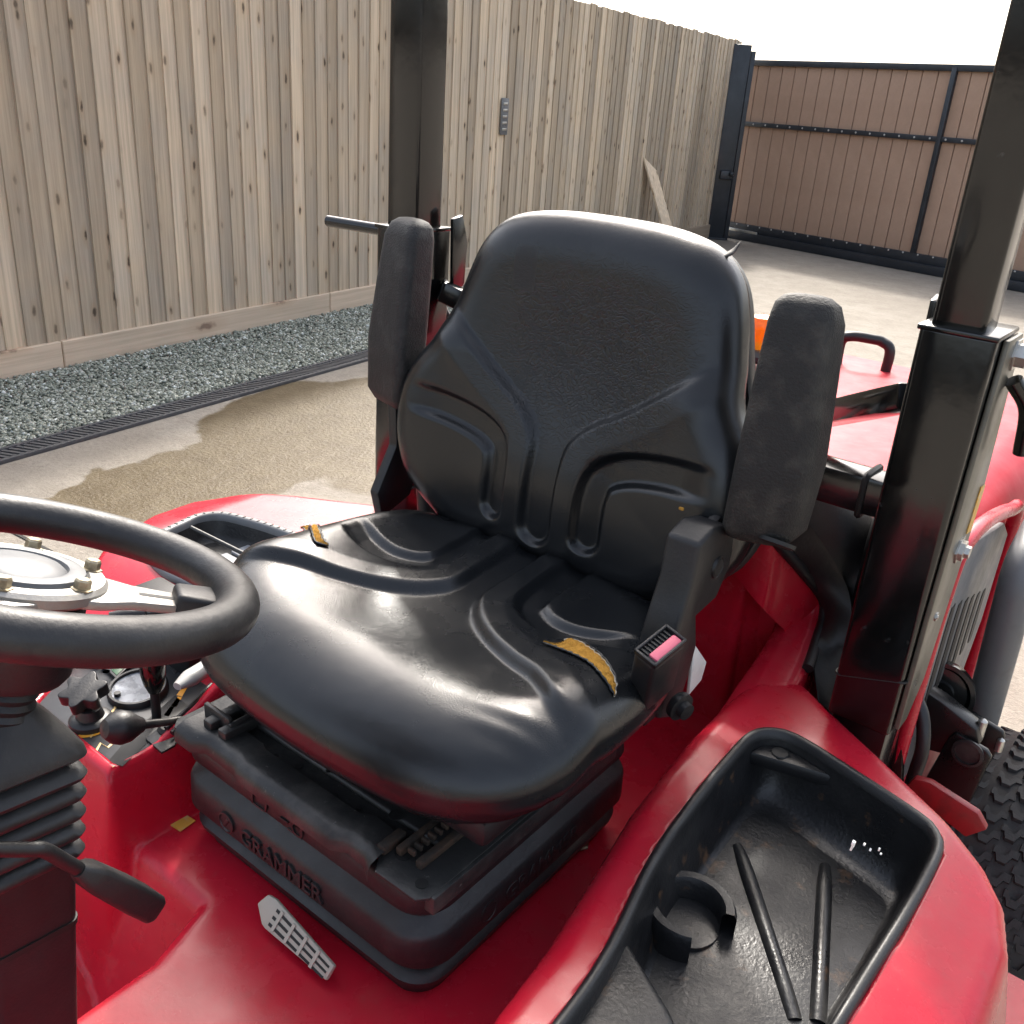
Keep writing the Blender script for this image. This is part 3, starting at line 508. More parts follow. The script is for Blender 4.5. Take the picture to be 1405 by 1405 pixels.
# ---- steering wheel and column
ST, SC = .347, Vector((0, -.377, 1.1845)); SN = Vector((0, math.sin(ST), math.cos(ST))); WM = frame(SN, (1, 0, 0), SC)
sw = empty('steering_wheel', SC, tr)
ring = [WM @ Vector((.1375 * math.cos(a), .1375 * math.sin(a), 0)) for a in np.linspace(0, 2 * math.pi, 96, endpoint=False)]
tube('rim', ring, .0158, M_['rubber'], sw, 24, closed=True, sm=0, up0=list(SN))
sp_p = Vector(pt(312, 815, y=SC.y)); 
def wp(px, py, h=0):                                # a point of the wheel's plane
    d = Vector(ROT @ _n([px - CPX, py - CPX, FPX])); c = Vector(CAM); t = ((SC + SN * h) - c).dot(SN) / d.dot(SN); return WM.inverted() @ (c + d * t)
sa = math.atan2(wp(305, 815).y, wp(305, 815).x)
for k in range(3):
    Q = WM @ Matrix.Rotation(sa + k * 2.094, 4, 'Z') @ Matrix.Translation((0, 0, -.012))
    prism('spoke', [(.02, -.034), (.045, -.030), (.066, -.019), (.108, -.0135), (.108, .0135), (.066, .019), (.045, .030), (.02, .034)], Q @ Matrix.Translation((0, 0, -.004)), .007, M_['alu'], sw, .0015)
    prism('spoke_slot', [(.07, -.003), (.105, -.003), (.105, .003), (.07, .003)], Q @ Matrix.Translation((0, 0, .002)), .0013, M_['black'], sw, 0)
    prism('spoke_cap', [(.094, -.0165), (.132, -.020), (.132, .020), (.094, .0165)], Q @ Matrix.Translation((0, 0, -.008)), .0195, M_['plastic'], sw, .004, 3)
HM = WM @ Matrix.Translation((-.010, -.006, -.016)) @ Matrix.Scale(.9, 4, (1, 0, 0)) @ Matrix.Scale(.9, 4, (0, 1, 0))
lathe('hub_plate', [(0, 0), (.062, 0), (.066, .003), (.066, .009), (.063, .012), (.052, .0125), (.05, .010)], HM, M_['alu'], sw, 48)
lathe('hub_ring', [(.034, .010), (.036, .0155), (.041, .0165), (.048, .0150), (.050, .010)], HM, M_['grey_dark'], sw, 48)
lathe('horn_cap', [(0, .019), (.02, .018), (.031, .0155), (.036, .012)], HM, M_['grey_dark'], sw, 40)
for k in range(6):
    a = sa + math.radians(22) + k * math.pi / 3; bM = HM @ Matrix.Translation((.057 * math.cos(a), .057 * math.sin(a), .012))
    lathe('bolt', [(.0082, 0), (.0082, .001), (.0062, .0015), (.0062, .0065), (.005, .008), (0, .008)], bM, M_['brass'], sw, 6, smooth=20)
lathe('hub_skirt', [(.030, -.002), (.054, -.006), (.054, -.058), (.050, -.064), (.02, -.064)], HM, M_['plastic'], sw, 40)
col = empty('steering_column', (0, -.5, .7), tr)
def CP(s): return SC - SN * s
lathe('threaded_neck', [(.014, .006)] + [(.0185 + .002 * (i % 2), -.004 * i) for i in range(10)] + [(.018, -.05)], WM @ Matrix.Translation((0, 0, -.080)), M_['plastic'], col, 24)
CT = .10; CNv = Vector((0, math.sin(CT), math.cos(CT))); cb = CP(.112) + Vector((.0, .004, 0)); BMx = frame(CNv, (1, 0, 0), cb)
def col_ring(hx, hy, r, z): return [BMx @ Vector((p[0] * .82, p[1] * .82, z * .86)) for p in rrect(hx, hy, r, 8)]
bel = [(.018, .018, .018, .012), (.022, .022, .02, .006), (.030, .033, .022, -.006), (.040, .043, .02, -.020), (.046, .049, .015, -.030), (.047, .050, .013, -.036), (.043, .046, .013, -.040)]
z = -.040
for k in range(5):
    s_ = 1 - .012 * k; bel += [(.036 * s_, .038 * s_, .014, z - .006), (.044 * s_, .047 * s_, .014, z - .010), (.047 * s_, .050 * s_, .013, z - .0155), (.045 * s_, .048 * s_, .013, z - .020)]; z -= .0195
bel += [(.036, .036, .014, z - .006)]
loft('bellows_boot', [col_ring(*b_) for b_ in bel], M_['rubber'], col, cap0=True, cap1=True, smooth=50)
loft('column_cover', [col_ring(.037, .041, .01, z - .004), col_ring(.036, .040, .01, z - .075), col_ring(.034, .038, .01, z - .36)], M_['plastic'], col, cap0=True, cap1=True)
loft('cover_seam', [col_ring(.0375, .0415, .011, z - .072), col_ring(.0375, .0415, .011, z - .078)], M_['black'], col, cap0=True, cap1=True)
l0 = Vector(pt(-25, 1165, x=.075)); l1 = Vector(pt(60, 1166, x=.078)); l2 = Vector(pt(118, 1198, x=.075)); l3 = Vector(pt(205, 1242, x=.07))
lv = empty('tilt_lever', l1, tr)
tube('shaft', [l0, l0.lerp(l1, .7), l1, l1.lerp(l2, .5), l2], .0052, M_['plastic'], lv, 10)
LM = frame(l3 - l2, (0, 0, 1)); LL = (l3 - l2).length
rg = [[Matrix.Translation(l2 + (l3 - l2) * t) @ LM.to_3x3().to_4x4() @ Vector((p[0], p[1], 0)) for p in rrect(a, b_, .004, 4)] for t, a, b_ in ((-.12, .005, .006), (0, .008, .0105), (.1, .0095, .0125), (.6, .011, .0150), (.92, .011, .0150), (1.0, .009, .0125))]
loft('grip', rg, M_['plastic'], lv, cap0=True, cap1=True, smooth=30)

# ---- the seat
XS = .012
seat = empty('driver_seat', (XS, 0, .70), tr)
def pad(name, outline, centre, height, drop, place, mat, nseg=340, nring=100, side=None, **props):
    """cushion: rings from the centre out to the outline, rolled over the edge, then the side and the underside"""
    E_ = resample(spline(outline, 12, True), nseg, True); c = np.array(centre); rings = []
    for q in np.linspace(0, 1, nring)[1:]:
        s = math.sin(q * math.pi / 2); P = c + (E_ - c) * s; d = (1 - s) * np.linalg.norm(E_ - c, axis=1) * .9
        h = height(P[:, 0], P[:, 1]) - drop(E_, d); rings.append(np.stack([P[:, 0], P[:, 1], h], 1))
    last = rings[-1]
    for ins, dz in side: 
        P = c + (E_ - c) * (1 - ins); rings.append(np.stack([P[:, 0], P[:, 1], last[:, 2] - dz], 1))
    h0 = height(c[None, 0], c[None, 1])[0]; V = np.vstack([[[c[0], c[1], h0]]] + rings); n = nseg
    Fc = [(0, 1 + j, 1 + (j + 1) % n) for j in range(n)]
    for i in range(len(rings) - 1):
        a = 1 + i * n
        for j in range(n): k = (j + 1) % n; Fc.append((a + j, a + n + j, a + n + k, a + k))
    Fc.append(tuple(1 + (len(rings) - 1) * n + j for j in range(n)))
    return mesh(name, [place(v) for v in V], Fc, mat, seat, 70, **props)
def rdrop(rho, rz):
    def f(E_, d):
        a = rho(E_); b_ = rz(E_); t = np.clip(d / a, 0, 1); return b_ * (1 - np.sqrt(np.maximum(1 - (1 - t) ** 2, 0)))
    return f
def channel(X, Y, P, hw, dep, soft):
    d, t = seg_dist(X, Y, P); return -dep * ss(-(d - hw), -soft, soft)
def flare(X, Y, tab, amp, soft, lo, hi, cap=None):            # everything outside the central Y stands proud
    T = spline([(b_, a) for a, b_ in tab], 6); hw = np.interp(Y, T[:, 1], T[:, 0]); d, _ = seg_dist(np.abs(X), Y, T); d = np.where(np.abs(X) > hw, d, -d)
    if cap: d = np.where(Y < cap[0], np.hypot(X, Y - cap[0]) - cap[1], d)
    return amp * ss(d, -soft, soft) * np.exp(-np.maximum(d - .03, 0) / .05) * ss(Y, lo, hi)
COUT = [(.0, .232), (.10, .230), (.175, .215), (.222, .175), (.245, .09), (.252, .0), (.248, -.06), (.226, -.112), (.183, -.146), (.12, -.163), (.0, -.170)]
COUT = COUT + [(-x, y) for x, y in COUT[-2:0:-1]]
YC = [(-.06, .235), (-.045, .205), (-.02, .165), (-.005, .125), (.01, .09), (.03, .058), (.05, .036), (.078, .020), (.13, .019), (.2, .019)]
SC1 = [(.068, .205), (.068, .12), (.078, .092), (.11, .076), (.15, .076), (.20, .09)]
SC1 = spline(SC1, 6)
def hc(X, Y):
    h = 1.0 + .010 * ss(np.abs(X), .12, .215) * ss(Y, -.2, .05) - .012 * np.exp(-((Y - .02) / .11) ** 2 - (X / .12) ** 2) + .004 * np.exp(-((Y + .13) / .07) ** 2)
    h = h - .012 * ss(-Y, .06, .18) + .006 * ss(Y, .15, .23)
    g = flare(X, Y, YC, .0115, .0070, -.075, -.035)
    for s_ in (1, -1): g = g + channel(X * s_, Y, SC1, .0145, .0090, .005) * ss(np.abs(X), .215, .165)
    wr = .0006 * np.sin(X * 61 + 9 * np.sin(Y * 37)) * np.exp(-(((X - .2) / .05) ** 2 + ((Y + .1) / .07) ** 2))
    return h + g + wr
front = lambda E_: ss(-E_[:, 1], .03, .15)
cushion = pad('cushion', COUT, (0, 0), hc, rdrop(lambda e: .052 + .045 * front(e), lambda e: .042 + .010 * front(e)), lambda v: (v[0] + XS, v[1], v[2]), M_['leather'], 360, 105,
    [(-.004, .006), (-.002, .013), (.012, .020), (.035, .026), (.06, .030)])
# tears with foam showing
def on_pad(x, y):
    zz = .98
    for _ in range(14): q = pt(260 + x / 2.195, 660 + y / 2.195, z=zz); zz = .5 * zz + .5 * surf(q[0] - XS, q[1])
    return q[:2]
def tear(up, lo, off=.0012, half=34, nb=9):
    a = resample(spline([on_pad(*p) for p in up], 6), half + 1); b_ = resample(spline([on_pad(*p) for p in lo], 6), half + 1); V, Fc = [], []
    for i in range(half + 1):
        jt = .0006 * math.sin(i * 2.7)
        for j in range(nb):
            t = j / (nb - 1); p = a[i] * (1 - t) + b_[i] * t + jt; V.append((p[0], p[1], surf(p[0] - XS, p[1]) + off + .002 * math.sin(math.pi * t) * (1 + .8 * math.sin(i * 1.7 + j * 2.1))))
    for i in range(half):
        for j in range(nb - 1): k = i * nb + j; Fc.append((k, k + 1, k + nb + 1, k + nb))
    mesh('exposed_foam', V, Fc, M_['foam'], seat, 180)
    for e_ in (0, nb - 1):
        Q_ = [np.array(V[i * nb + e_]) + np.array([0, 0, .0006 + .0006 * abs(math.sin(i * 2.3 + e_))]) for i in range(half + 1)]
        tube('torn_edge', Q_, .0012, M_['leather'], seat, 8, sm=0, rs=[.0006] + [.0012 + .0004 * math.sin(i * 1.9) for i in range(half - 1)] + [.0006])
    tube('torn_backing', [np.array(V[i * nb + 1]) + np.array([0, 0, .0004 * math.sin(i * 3.1)]) for i in range(half + 1)], .0007, M_['piping'], seat, 6, sm=0)
EC = resample(spline(COUT, 12, True), 720, True)
def surf(X, Y):
    a = math.atan2(Y, X); ea = np.arctan2(EC[:, 1], EC[:, 0]); i = int(np.argmin(np.abs(np.angle(np.exp(1j * (ea - a)))))); e = EC[i:i + 1]; r = math.hypot(X, Y); R0 = np.linalg.norm(e[0])
    d = max(0, (R0 - r)) * .9; dr = rdrop(lambda e: .052 + .045 * front(e), lambda e: .042 + .010 * front(e))(e, np.array([d]))[0]; return float(hc(np.array([X]), np.array([Y]))[0] - dr)
tear([(1065, 492), (1110, 496), (1150, 492), (1220, 513), (1264, 558), (1286, 610), (1280, 654)], [(1065, 492), (1120, 512), (1190, 543), (1232, 580), (1262, 620), (1280, 654)])
tear([(335, 146), (352, 140), (368, 144), (398, 164), (420, 200)], [(335, 146), (350, 158), (374, 176), (398, 194), (420, 200)])
# backrest
BT = math.radians(7); BO = Vector((XS, .205, 1.0)); BU = Vector((1, 0, 0)); BV = Vector((0, math.sin(BT), math.cos(BT))); BN = Vector((0, -math.cos(BT), math.sin(BT)))
HWB = [(-.035, .10), (-.02, .15), (.0, .182), (.02, .208), (.045, .232), (.09, .249), (.14, .250), (.185, .236), (.225, .208), (.27, .193), (.32, .180), (.35, .167), (.372, .146), (.385, .118), (.393, .07)]
BOUT = [(0, -.037)] + [(h, v) for v, h in HWB] + [(0, .395)] + [(-h, v) for v, h in HWB[::-1]]
YB = [(-.05, .021), (.0, .021), (.05, .021), (.10, .021), (.13, .0225), (.149, .030), (.17, .050), (.19, .083), (.215, .118), (.24, .150), (.26, .175)]
SB1 = [(.069, .042), (.069, .09), (.077, .117), (.105, .133), (.15, .143), (.205, .148)]
SB1 = spline(SB1, 6)
def hb(X, Y):
    h = .024 * ss(np.abs(X), .07, .23) * ss(Y, .33, .12) - .012 * np.exp(-(X / .13) ** 2 - ((Y - .25) / .12) ** 2) + .012 * np.exp(-((Y - .09) / .08) ** 2 - (X / .14) ** 2)
    g = flare(X, Y, YB, .013, .008, .262, .225) if False else flare(X, Y, YB, .0125, .0055, .270, .215, (.034, .021))
    c = sum(channel(X * s_, Y, SB1, .0165, .0115, .005) for s_ in (1, -1)) * ss(np.abs(X), .222, .165)
    bot = .012 * ss(-Y, -.030, -.008)
    low = .012 * ss(Y, .05, .01) * 0
    end = -.014 * 0
    g = np.where(Y < .02, g * ss(Y, -.02, .02), g)
    bottom_plug = .013 * ss(.034 - Y, -.006, .008) * ss(.024 - np.abs(X), -.004, .004)
    return h + g + c
brow = lambda e: ss(e[:, 1], .25, .38)
def bplace(v): return BO + BU * v[0] + BV * v[1] + BN * v[2]
pad('backrest_pad', BOUT, (0, .17), hb, rdrop(lambda e: .045 + .012 * brow(e), lambda e: .038 + .006 * brow(e)), bplace, M_['leather_back'], 380, 120, [(-.003, .008), (0, .014), (.02, .018), (.06, .020)])
R2 = resample(spline(BOUT, 12, True), 120, True)
loft('backrest_shell', [[bplace((p[0], p[1], w_)) for p in (np.array([0, .17]) + (R2 - [0, .17]) * k)] for k, w_ in ((.985, -.052), (.992, -.056), (.992, -.070), (.95, -.080), (.8, -.086), (.3, -.088))], M_['plastic'], seat, cap0=True, cap1=True, smooth=60)
q = Vector(pt(985, 350, y=.29)); tube('loose_strap', [q - Vector((.006, .012, .006)), q + Vector((.008, .01, .002)), q + Vector((.014, .02, .014))], .004, M_['black'], seat, 8, rs=[.003, .0055, .001], flat=.4)
q = Vector(pt(935, 698, y=.178)); box('foam_fleck', q, (.006, .003, .0035), M_['foam'], seat, None, .0014)
# armrests folded up beside the backrest
def armrest(sx, yb, mat):
    rings = []
    for t, wx, wy, r, ox, oy in ((0, .020, .012, .008, -.006, .002), (.02, .030, .020, .012, -.004, 0), (.07, .036, .026, .013, -.001, 0), (.35, .037, .029, .014, .003, .0), (.7, .0335, .027, .014, .002, .002), (.9, .0305, .025, .013, .001, .003), (.965, .027, .021, .013, -.001, .004), (.992, .020, .014, .010, -.003, .004), (1, .011, .008, .006, -.004, .004)):
        c = Vector((sx * (.285 + ox) + XS * .5 - ((.004 + .010 * t) if sx > 0 else -.004), yb + oy + .026 * t, 1.108 + .243 * t)); rings.append([c + Vector((sx * p[0] * (.93 if sx > 0 else 1.22), p[1] + .012 * (p[0] / .036), p[1] * -.10)) for p in rrect(wx, wy, r, 8)])
    return loft('armrest', rings, mat, seat, cap0=True, cap1=True, smooth=60)
ar = armrest(1, .205, M_['arm_worn']); al = armrest(-1, .245, M_['arm'])
lathe('pivot_socket', [(.020, 0), (.020, .004), (.014, .006), (.010, .002), (0, .002)], frame((0, -.5, -1), None, (.302, .20, 1.118)), M_['black'], seat, 24)
for s_ in (-1,): tube('armrest_arm', [(s_ * .285, .25, 1.13), (s_ * .275, .275, 1.08), (s_ * .25, .285, 1.0), (s_ * .235, .28, .93)], .014, M_['plastic'], seat, 12)
prism('hinge_leg', [(.20, 1.14), (.235, 1.14), (.255, 1.04), (.235, .98), (.18, .96), (.17, 1.0), (.205, 1.06)], Matrix(((0, 0, 1, -.262), (1, 0, 0, .02), (0, 1, 0, 0), (0, 0, 0, 1))), .016, M_['plastic'], seat, .003)
# recliner cover and belt buckle on the left
def yz(px, py, x): p = pt(px, py, x=x); return (p[1], p[2])
YZM = lambda x: Matrix(((0, 0, 1, x), (1, 0, 0, 0), (0, 1, 0, 0), (0, 0, 0, 1)))
RP = [yz(*p, .254) for p in ((961, 748), (982, 724), (1002, 720), (1010, 742), (1002, 777), (984, 821), (957, 846), (957, 885), (950, 912), (928, 985), (905, 988), (922, 890), (937, 842), (949, 806))]
prism('recliner_cover', RP, YZM(.216), .038, M_['plastic'], seat, .005, 3)
c = Vector(pt(984, 778, x=.254)); lathe('recliner_cap', [(.0, .002), (.009, .0022), (.010, .001), (.0108, .0022), (.0118, .0022), (.0125, 0)], frame((1, 0, 0), None, c + Vector((0, 0, 0))), M_['plastic'], seat, 28)
a = Vector(pt(962, 742, x=.235)); b2 = Vector(pt(992, 700, x=.235)); bar('recliner_lever', a, b2, .014, .016, M_['plastic'], seat, bev=.006)
bx = Vector(pt(902, 905, x=.262)); bm_up = Vector((.20, -.30, .93)).normalized(); BMt = frame(bm_up, (.15, 1, .2), bx)
bk = box('buckle_case', bx - bm_up * .018, (.046, .026, .075), M_['plastic'], seat, BMt, .005, 3)
bt = bx + bm_up * .020
for dx, dy, sx, sy in ((0, .0115, .046, .003), (0, -.0115, .046, .003), (.0215, 0, .003, .026), (-.0215, 0, .003, .026)): box('buckle_lip', BMt @ Vector((dx, dy, .0205)), (sx, sy, .006), M_['plastic'], seat, BMt, .001)
box('buckle_button', BMt @ Vector((.002, .0045 - .009, .0185)), (.036, .011, .007), M_['pink'], seat, BMt, .002)
for k in range(8): box('buckle_rib', BMt @ Vector((-.016 + .0045 * k, .006, .0185)), (.0016, .010, .006), M_['black'], seat, BMt, 0)
bb = Vector(pt(928, 965, x=.268)); lathe('buckle_bolt', [(.014, 0), (.015, .002), (.015, .008), (.009, .009), (.009, .016), (0, .017)], frame((1, -.3, -.1), None, bb), M_['plastic'], seat, 20)
box('buckle_stalk', bx - bm_up * .075 + Vector((0, .012, 0)), (.03, .012, .06), M_['plastic'], seat, BMt, .003)
wq = [yz(*p, .24) for p in ((945, 880), (962, 905), (955, 930), (938, 950))]; prism('white_bracket', wq, YZM(.243), .004, M_['white'], seat, .001)
box('white_tab', Vector(pt(996, 651, y=.30)), (.012, .004, .016), M_['white'], seat, None, .001)
# suspension: pressed top plate, three-fold bellows with raised lettering
def brg(off, z, yo=0): return [(p[0] + XS - .008, p[1] + .005 + yo, z) for p in rrect(.178 + off, .172 + off, .030 + max(off, 0), 10)]
prof = [(-.006, .702), (-.004, .712), (.004, .722), (.006, .730), (.000, .737), (-.008, .740), (-.006, .744), (.008, .752), (.0125, .758), (.0115, .788), (.008, .795), (-.006, .803), (-.008, .808), (.004, .815), (.0085, .821), (.0065, .838), (.003, .845), (-.004, .849), (-.03, .850)]
loft('suspension_bellows', [brg(*p) for p in prof], M_['rubber'], seat, cap0=True, cap1=True, smooth=50)
TM = Matrix.Rotation(math.pi / 2, 4, 'X')
yf = .005 - .172 - .0122
text_mesh('raised_lettering', 'GRAMMER', .0275, Matrix.Translation((XS - .008 - .072, yf - .0008, .763)) @ TM @ Matrix.Scale(1.0, 4, (1, 0, 0)), M_['rubber'], seat, .0014, .0003)
lathe('raised_logo', [(.0125, 0), (.0125, .0022), (.0105, .0026), (.0095, .001), (0, .001)], frame((0, -1, 0), None, (XS - .008 - .096, yf, .773)), M_['rubber'], seat, 28)
box('raised_logo_bar', (XS - .008 - .096, yf - .001, .773), (.004, .003, .016), M_['rubber'], seat, Matrix.Rotation(.6, 4, 'Y'), .0008)
xf = XS - .008 + .176 + .0122
text_mesh('raised_lettering', 'GRAMMER', .0275, Matrix.Translation((xf + .0008, -.06, .763)) @ Matrix.Rotation(math.pi / 2, 4, 'Z') @ TM, M_['rubber'], seat, .0014, .0003)
lathe('raised_logo', [(.0125, 0), (.0125, .0022), (.0105, .0026), (.0095, .001), (0, .001)], frame((1, 0, 0), None, (xf, -.085, .773)), M_['rubber'], seat, 28)
# pictogram on the upper fold
yu = .005 - .172 - .0075
for (x_, z_, sx, sz, rr) in ((-.062, .829, .003, .016, 0), (-.050, .8365, .024, .002, 0), (-.040, .829, .003, .014, .2), (-.052, .822, .02, .002, 0), (-.012, .829, .012, .0022, 0), (.004, .822, .022, .0022, 0), (.014, .830, .003, .012, .3)):
    box('raised_pictogram', (x_ + XS, yu - .0006, z_), (sx, .003, sz), M_['rubber'], seat, Matrix.Rotation(rr, 4, 'Y'), .0004)
lathe('raised_pictogram', [(.0085, 0), (.0085, .002), (.0065, .002), (.0065, 0)], frame((0, -1, 0), None, (.008 + XS, yu, .829)), M_['rubber'], seat, 24)
pan = [(-.188, -.172), (-.178, -.182), (-.150, -.182), (-.142, -.170), (-.10, -.170), (-.09, -.176), (.08, -.176), (.092, -.168), (.12, -.168), (.13, -.182), (.180, -.182), (.188, -.172), (.188, .12), (-.188, .12)]
prism('mounting_plate', [(a + XS - .008, b_) for a, b_ in pan], Matrix.Translation((0, 0, .852)), .004, M_['steel_dark'], seat, .0015)
loft('plate_lip', [[(a + XS - .008, b_ - o_, z_) for a, b_ in [(-.172, -.178), (-.145, -.178), (-.13, -.168), (-.08, -.170), (-.07, -.174), (.07, -.174), (.085, -.166), (.11, -.168), (.125, -.178)]] for o_, z_ in ((-.03, .862), (-.006, .863), (.004, .860), (.008, .853), (.008, .842))], M_['steel_dark'], seat, closed=False, smooth=180)
box('plate_rib', (XS, -.10, .860), (.30, .05, .008), M_['steel_dark'], seat, None, .004, 3)
box('plate_rib', (XS - .10, -.05, .860), (.05, .1, .008), M_['steel_dark'], seat, None, .004, 3)
for x_, y_, r_ in ((-.172, -.163, .0055), (-.135, -.135, .008), (-.12, -.128, .004), (.172, -.165, .006), (.10, -.125, .007), (.135, -.15, .0085), (-.03, -.135, .004), (.03, -.14, .004), (-.06, -.14, .003), (.06, -.135, .0035), (.005, -.125, .003), (.155, -.12, .005), (-.155, -.15, .003), (-.01, -.145, .0025)):
    lathe('plate_hole', [(0, .0006), (r_, .0006), (r_, 0)], frame((0, 0, 1), None, (x_ + XS - .008, y_, .8566 if abs(x_) > .12 or y_ < -.126 else .8645)), M_['black'], seat, 16)
for x_ in (.125, .15): 
    bar('slide_rail', (XS + x_, -.155, .861), (XS + x_, .12, .861), .008, .009, M_['rust'], seat)
    bar('slide_rail', (XS - x_, -.165, .865), (XS - x_, .12, .865), .014, .014, M_['steel_dark'], seat)
for k in range(14): box('slide_tooth', (XS + .1375, -.150 + .009 * k, .866), (.009, .0035, .006), M_['rust'], seat, None, .001)
box('slide_bracket', (XS + .112, -.150, .862), (.010, .03, .010), M_['rust'], seat, None, .002); box('slide_bracket', (XS - .15, -.150, .868), (.045, .006, .022), M_['steel_dark'], seat, None, .002); box('slide_bracket', (XS - .125, -.13, .866), (.006, .05, .018), M_['steel_dark'], seat, None, .002)
box('cushion_base', (XS, .02, .902), (.40, .29, .03), M_['plastic'], seat, None, .008)
box('side_frame', (XS + .178, -.02, .845), (.012, .3, .02), M_['steel_dark'], seat, None, .002)
# cream hook hanging below the bellows, deck bolts
hk = empty('adjuster_handle', (.0, -.2, .72), seat)
h0 = Vector(pt(370, 1244, z=.722)); h1 = Vector(pt(462, 1330, z=.716)); hv = (h1 - h0).normalized(); HM2 = frame((0, -.75, .65), hv, h0); hl = (h1 - h0).length
prism('adjuster_handle', [(-.012, -.004), (-.006, .010), (.006, .012), (hl, .004), (hl, -.012), (.012, -.017), (.006, -.016)], HM2, .006, M_['cream'], seat, .002)
for k in range(3): prism('adjuster_slot', [(.014, .0062 - .0075 * k), (hl - .004, .0005 - .0055 * k), (hl - .004, -.0015 - .0055 * k), (.014, .0032 - .0075 * k)], HM2 @ Matrix.Translation((0, 0, .006)), .0006, M_['black'], seat, 0)
for k in range(4): prism('adjuster_rib', [(.020 + .02 * k, .008 - .001 * k), (.024 + .02 * k, .008 - .001 * k), (.024 + .02 * k, -.013), (.020 + .02 * k, -.013)], HM2 @ Matrix.Translation((0, 0, .0062)), .0012, M_['cream'], seat, 0)
bpy.data.objects.remove(hk)
stq = Vector(pt(246, 1126, z=.702)); box('warning_label', stq, (.030, .022, .001), M_['sticker'], tr, Matrix.Rotation(.1, 4, 'Z'), 0)
bq = Vector(pt(798, 1160, z=.703)); lathe('deck_bolt', [(.009, 0), (.009, .002), (.0065, .003), (.0065, .006), (0, .0065)], frame((0, 0, 1), None, bq), M_['brass'], tr, 6, smooth=20)

# ---- right hand console
con = empty('control_console', (-.34, -.12, .78), tr)
ZP = .800
prism('panel_plate', [(a, b_) for a, b_ in PANEL], Matrix.Translation((0, 0, ZP - .012)), .008, M_['panel'], con, .002)
ZT = ZP - .004
def cp(px, py, z=ZT): return Vector(pt(px, py, z=z))
def flat(name, pxs, h, mat, zz=ZT, bev=.0004, par=con): return prism(name, [tuple(cp(*p, zz)[:2]) for p in pxs], Matrix.Translation((0, 0, zz)), h, mat, par, bev)
def outline(pxs, mat=None, r=.0017): P = [cp(*p) + Vector((0, 0, .0004)) for p in pxs]; tube('printed_line', P, r, mat or M_['linework'], con, 5, sm=0, flat=.35)
outline([(146, 945), (160, 955), (158, 972), (124, 1012), (104, 1000), (97, 990), (106, 988), (112, 992)]); outline([(138, 950), (146, 945)])
outline([(130, 1034), (138, 1020), (148, 1026), (168, 1008)]); outline([(130, 1034), (156, 1053)])
c = cp(122, 994); lathe('dial_arc', [(.020, .0008), (.026, .0008)], frame((0, 0, 1), None, c), M_['orange'], con, 24, math.radians(-60), math.radians(80))
for k, (px, py) in enumerate(((130, 996), (127, 1000), (143, 982))): flat('printed_mark', [(px - 3, py - 2), (px + 2, py - 5), (px + 4, py - 1), (px - 1, py + 3)], .0006, M_['orange'])
for (px, py) in ((242, 965), (232, 978), (250, 950)): flat('printed_mark', [(px - 8, py + 4), (px + 2, py - 9), (px + 8, py - 8), (px, py + 6)], .0006, M_['orange'])
flat('lever_gate', [(148, 1045), (185, 1003), (240, 955), (258, 968), (215, 1008), (168, 1052)], .0006, M_['black'])
lathe('dial_body', [(.024, 0), (.024, .007), (.021, .010), (.016, .011), (.013, .022), (.010, .024)], frame((0, 0, 1), None, cp(125, 992)), M_['plastic'], con, 32)
kq = cp(125, 992) + Vector((-.004, .0, .034)); kM = frame((.15, -.25, 1), None, kq)
star = [((.0225 + .0045 * math.cos(6 * a)) * math.cos(a), (.0225 + .0045 * math.cos(6 * a)) * math.sin(a)) for a in np.linspace(0, 2 * math.pi, 72, endpoint=False)]
lathe('knob_stem', [(.009, -.018), (.009, .002)], kM, M_['plastic'], con, 16)
prism('star_knob', star, kM, .016, M_['plastic'], con, .003, 3)
flat('display_bezel', [(140, 918), (196, 868), (216, 882), (160, 936)], .006, M_['screen']); flat('tell_tale', [(153, 920), (168, 907), (175, 913), (160, 927)], .0008, M_['green'], ZT + .006); flat('tell_tale', [(171, 904), (182, 894), (189, 899), (178, 911)], .0008, M_['green'], ZT + .006)
lathe('warning_symbol', [(.0025, .0008), (.0045, .0008)], frame((0, 0, 1), None, cp(146, 922, ZT + .0075)), M_['white'], con, 20)
flat('switch_block', [(118, 905), (160, 868), (180, 878), (134, 918)], .010, M_['plastic'])
gM_ = frame((.05, -.1, 1), None, cp(190, 950)); lathe('gauge_bezel', [(.036, 0), (.036, .008), (.034, .011), (.031, .011), (.030, .007)], gM_, M_['plastic'], con, 40); lathe('gauge_face', [(0, .0075), (.0305, .0075)], gM_, M_['dial'], con, 40)
lathe('gauge_lug', [(.004, 0), (.004, .004), (0, .004)], frame((0, 0, 1), None, gM_ @ Vector((-.005, -.024, .008))), M_['plastic'], con, 12)
b0 = cp(215, 985); t0 = Vector(pt(211, 935, x=b0.x)); tl = Vector((b0.x, b0.y, ZT)); d_ = (t0 - tl).normalized()
lathe('lever_shaft', [(.0055, -.01), (.0055, .05), (.0075, .056)], frame(d_, None, tl), M_['plastic'], con, 14)
lathe('lever_grip', [(.0075, .038), (.0115, .048), (.0145, .062), (.0150, .078), (.0135, .088), (.0100, .092), (0, .093)], frame(d_, None, tl), M_['gloss'], con, 28)
k0 = Vector(pt(165, 998, z=.845)); k1 = Vector(pt(252, 988, z=.82))
tube('ball_lever_rod', [k0, k0.lerp(k1, .7), k1, k1 + Vector((.0, .03, -.03))], .0045, M_['steel_dark'], con, 10, rs=[.006, .0045, .0042, .004])
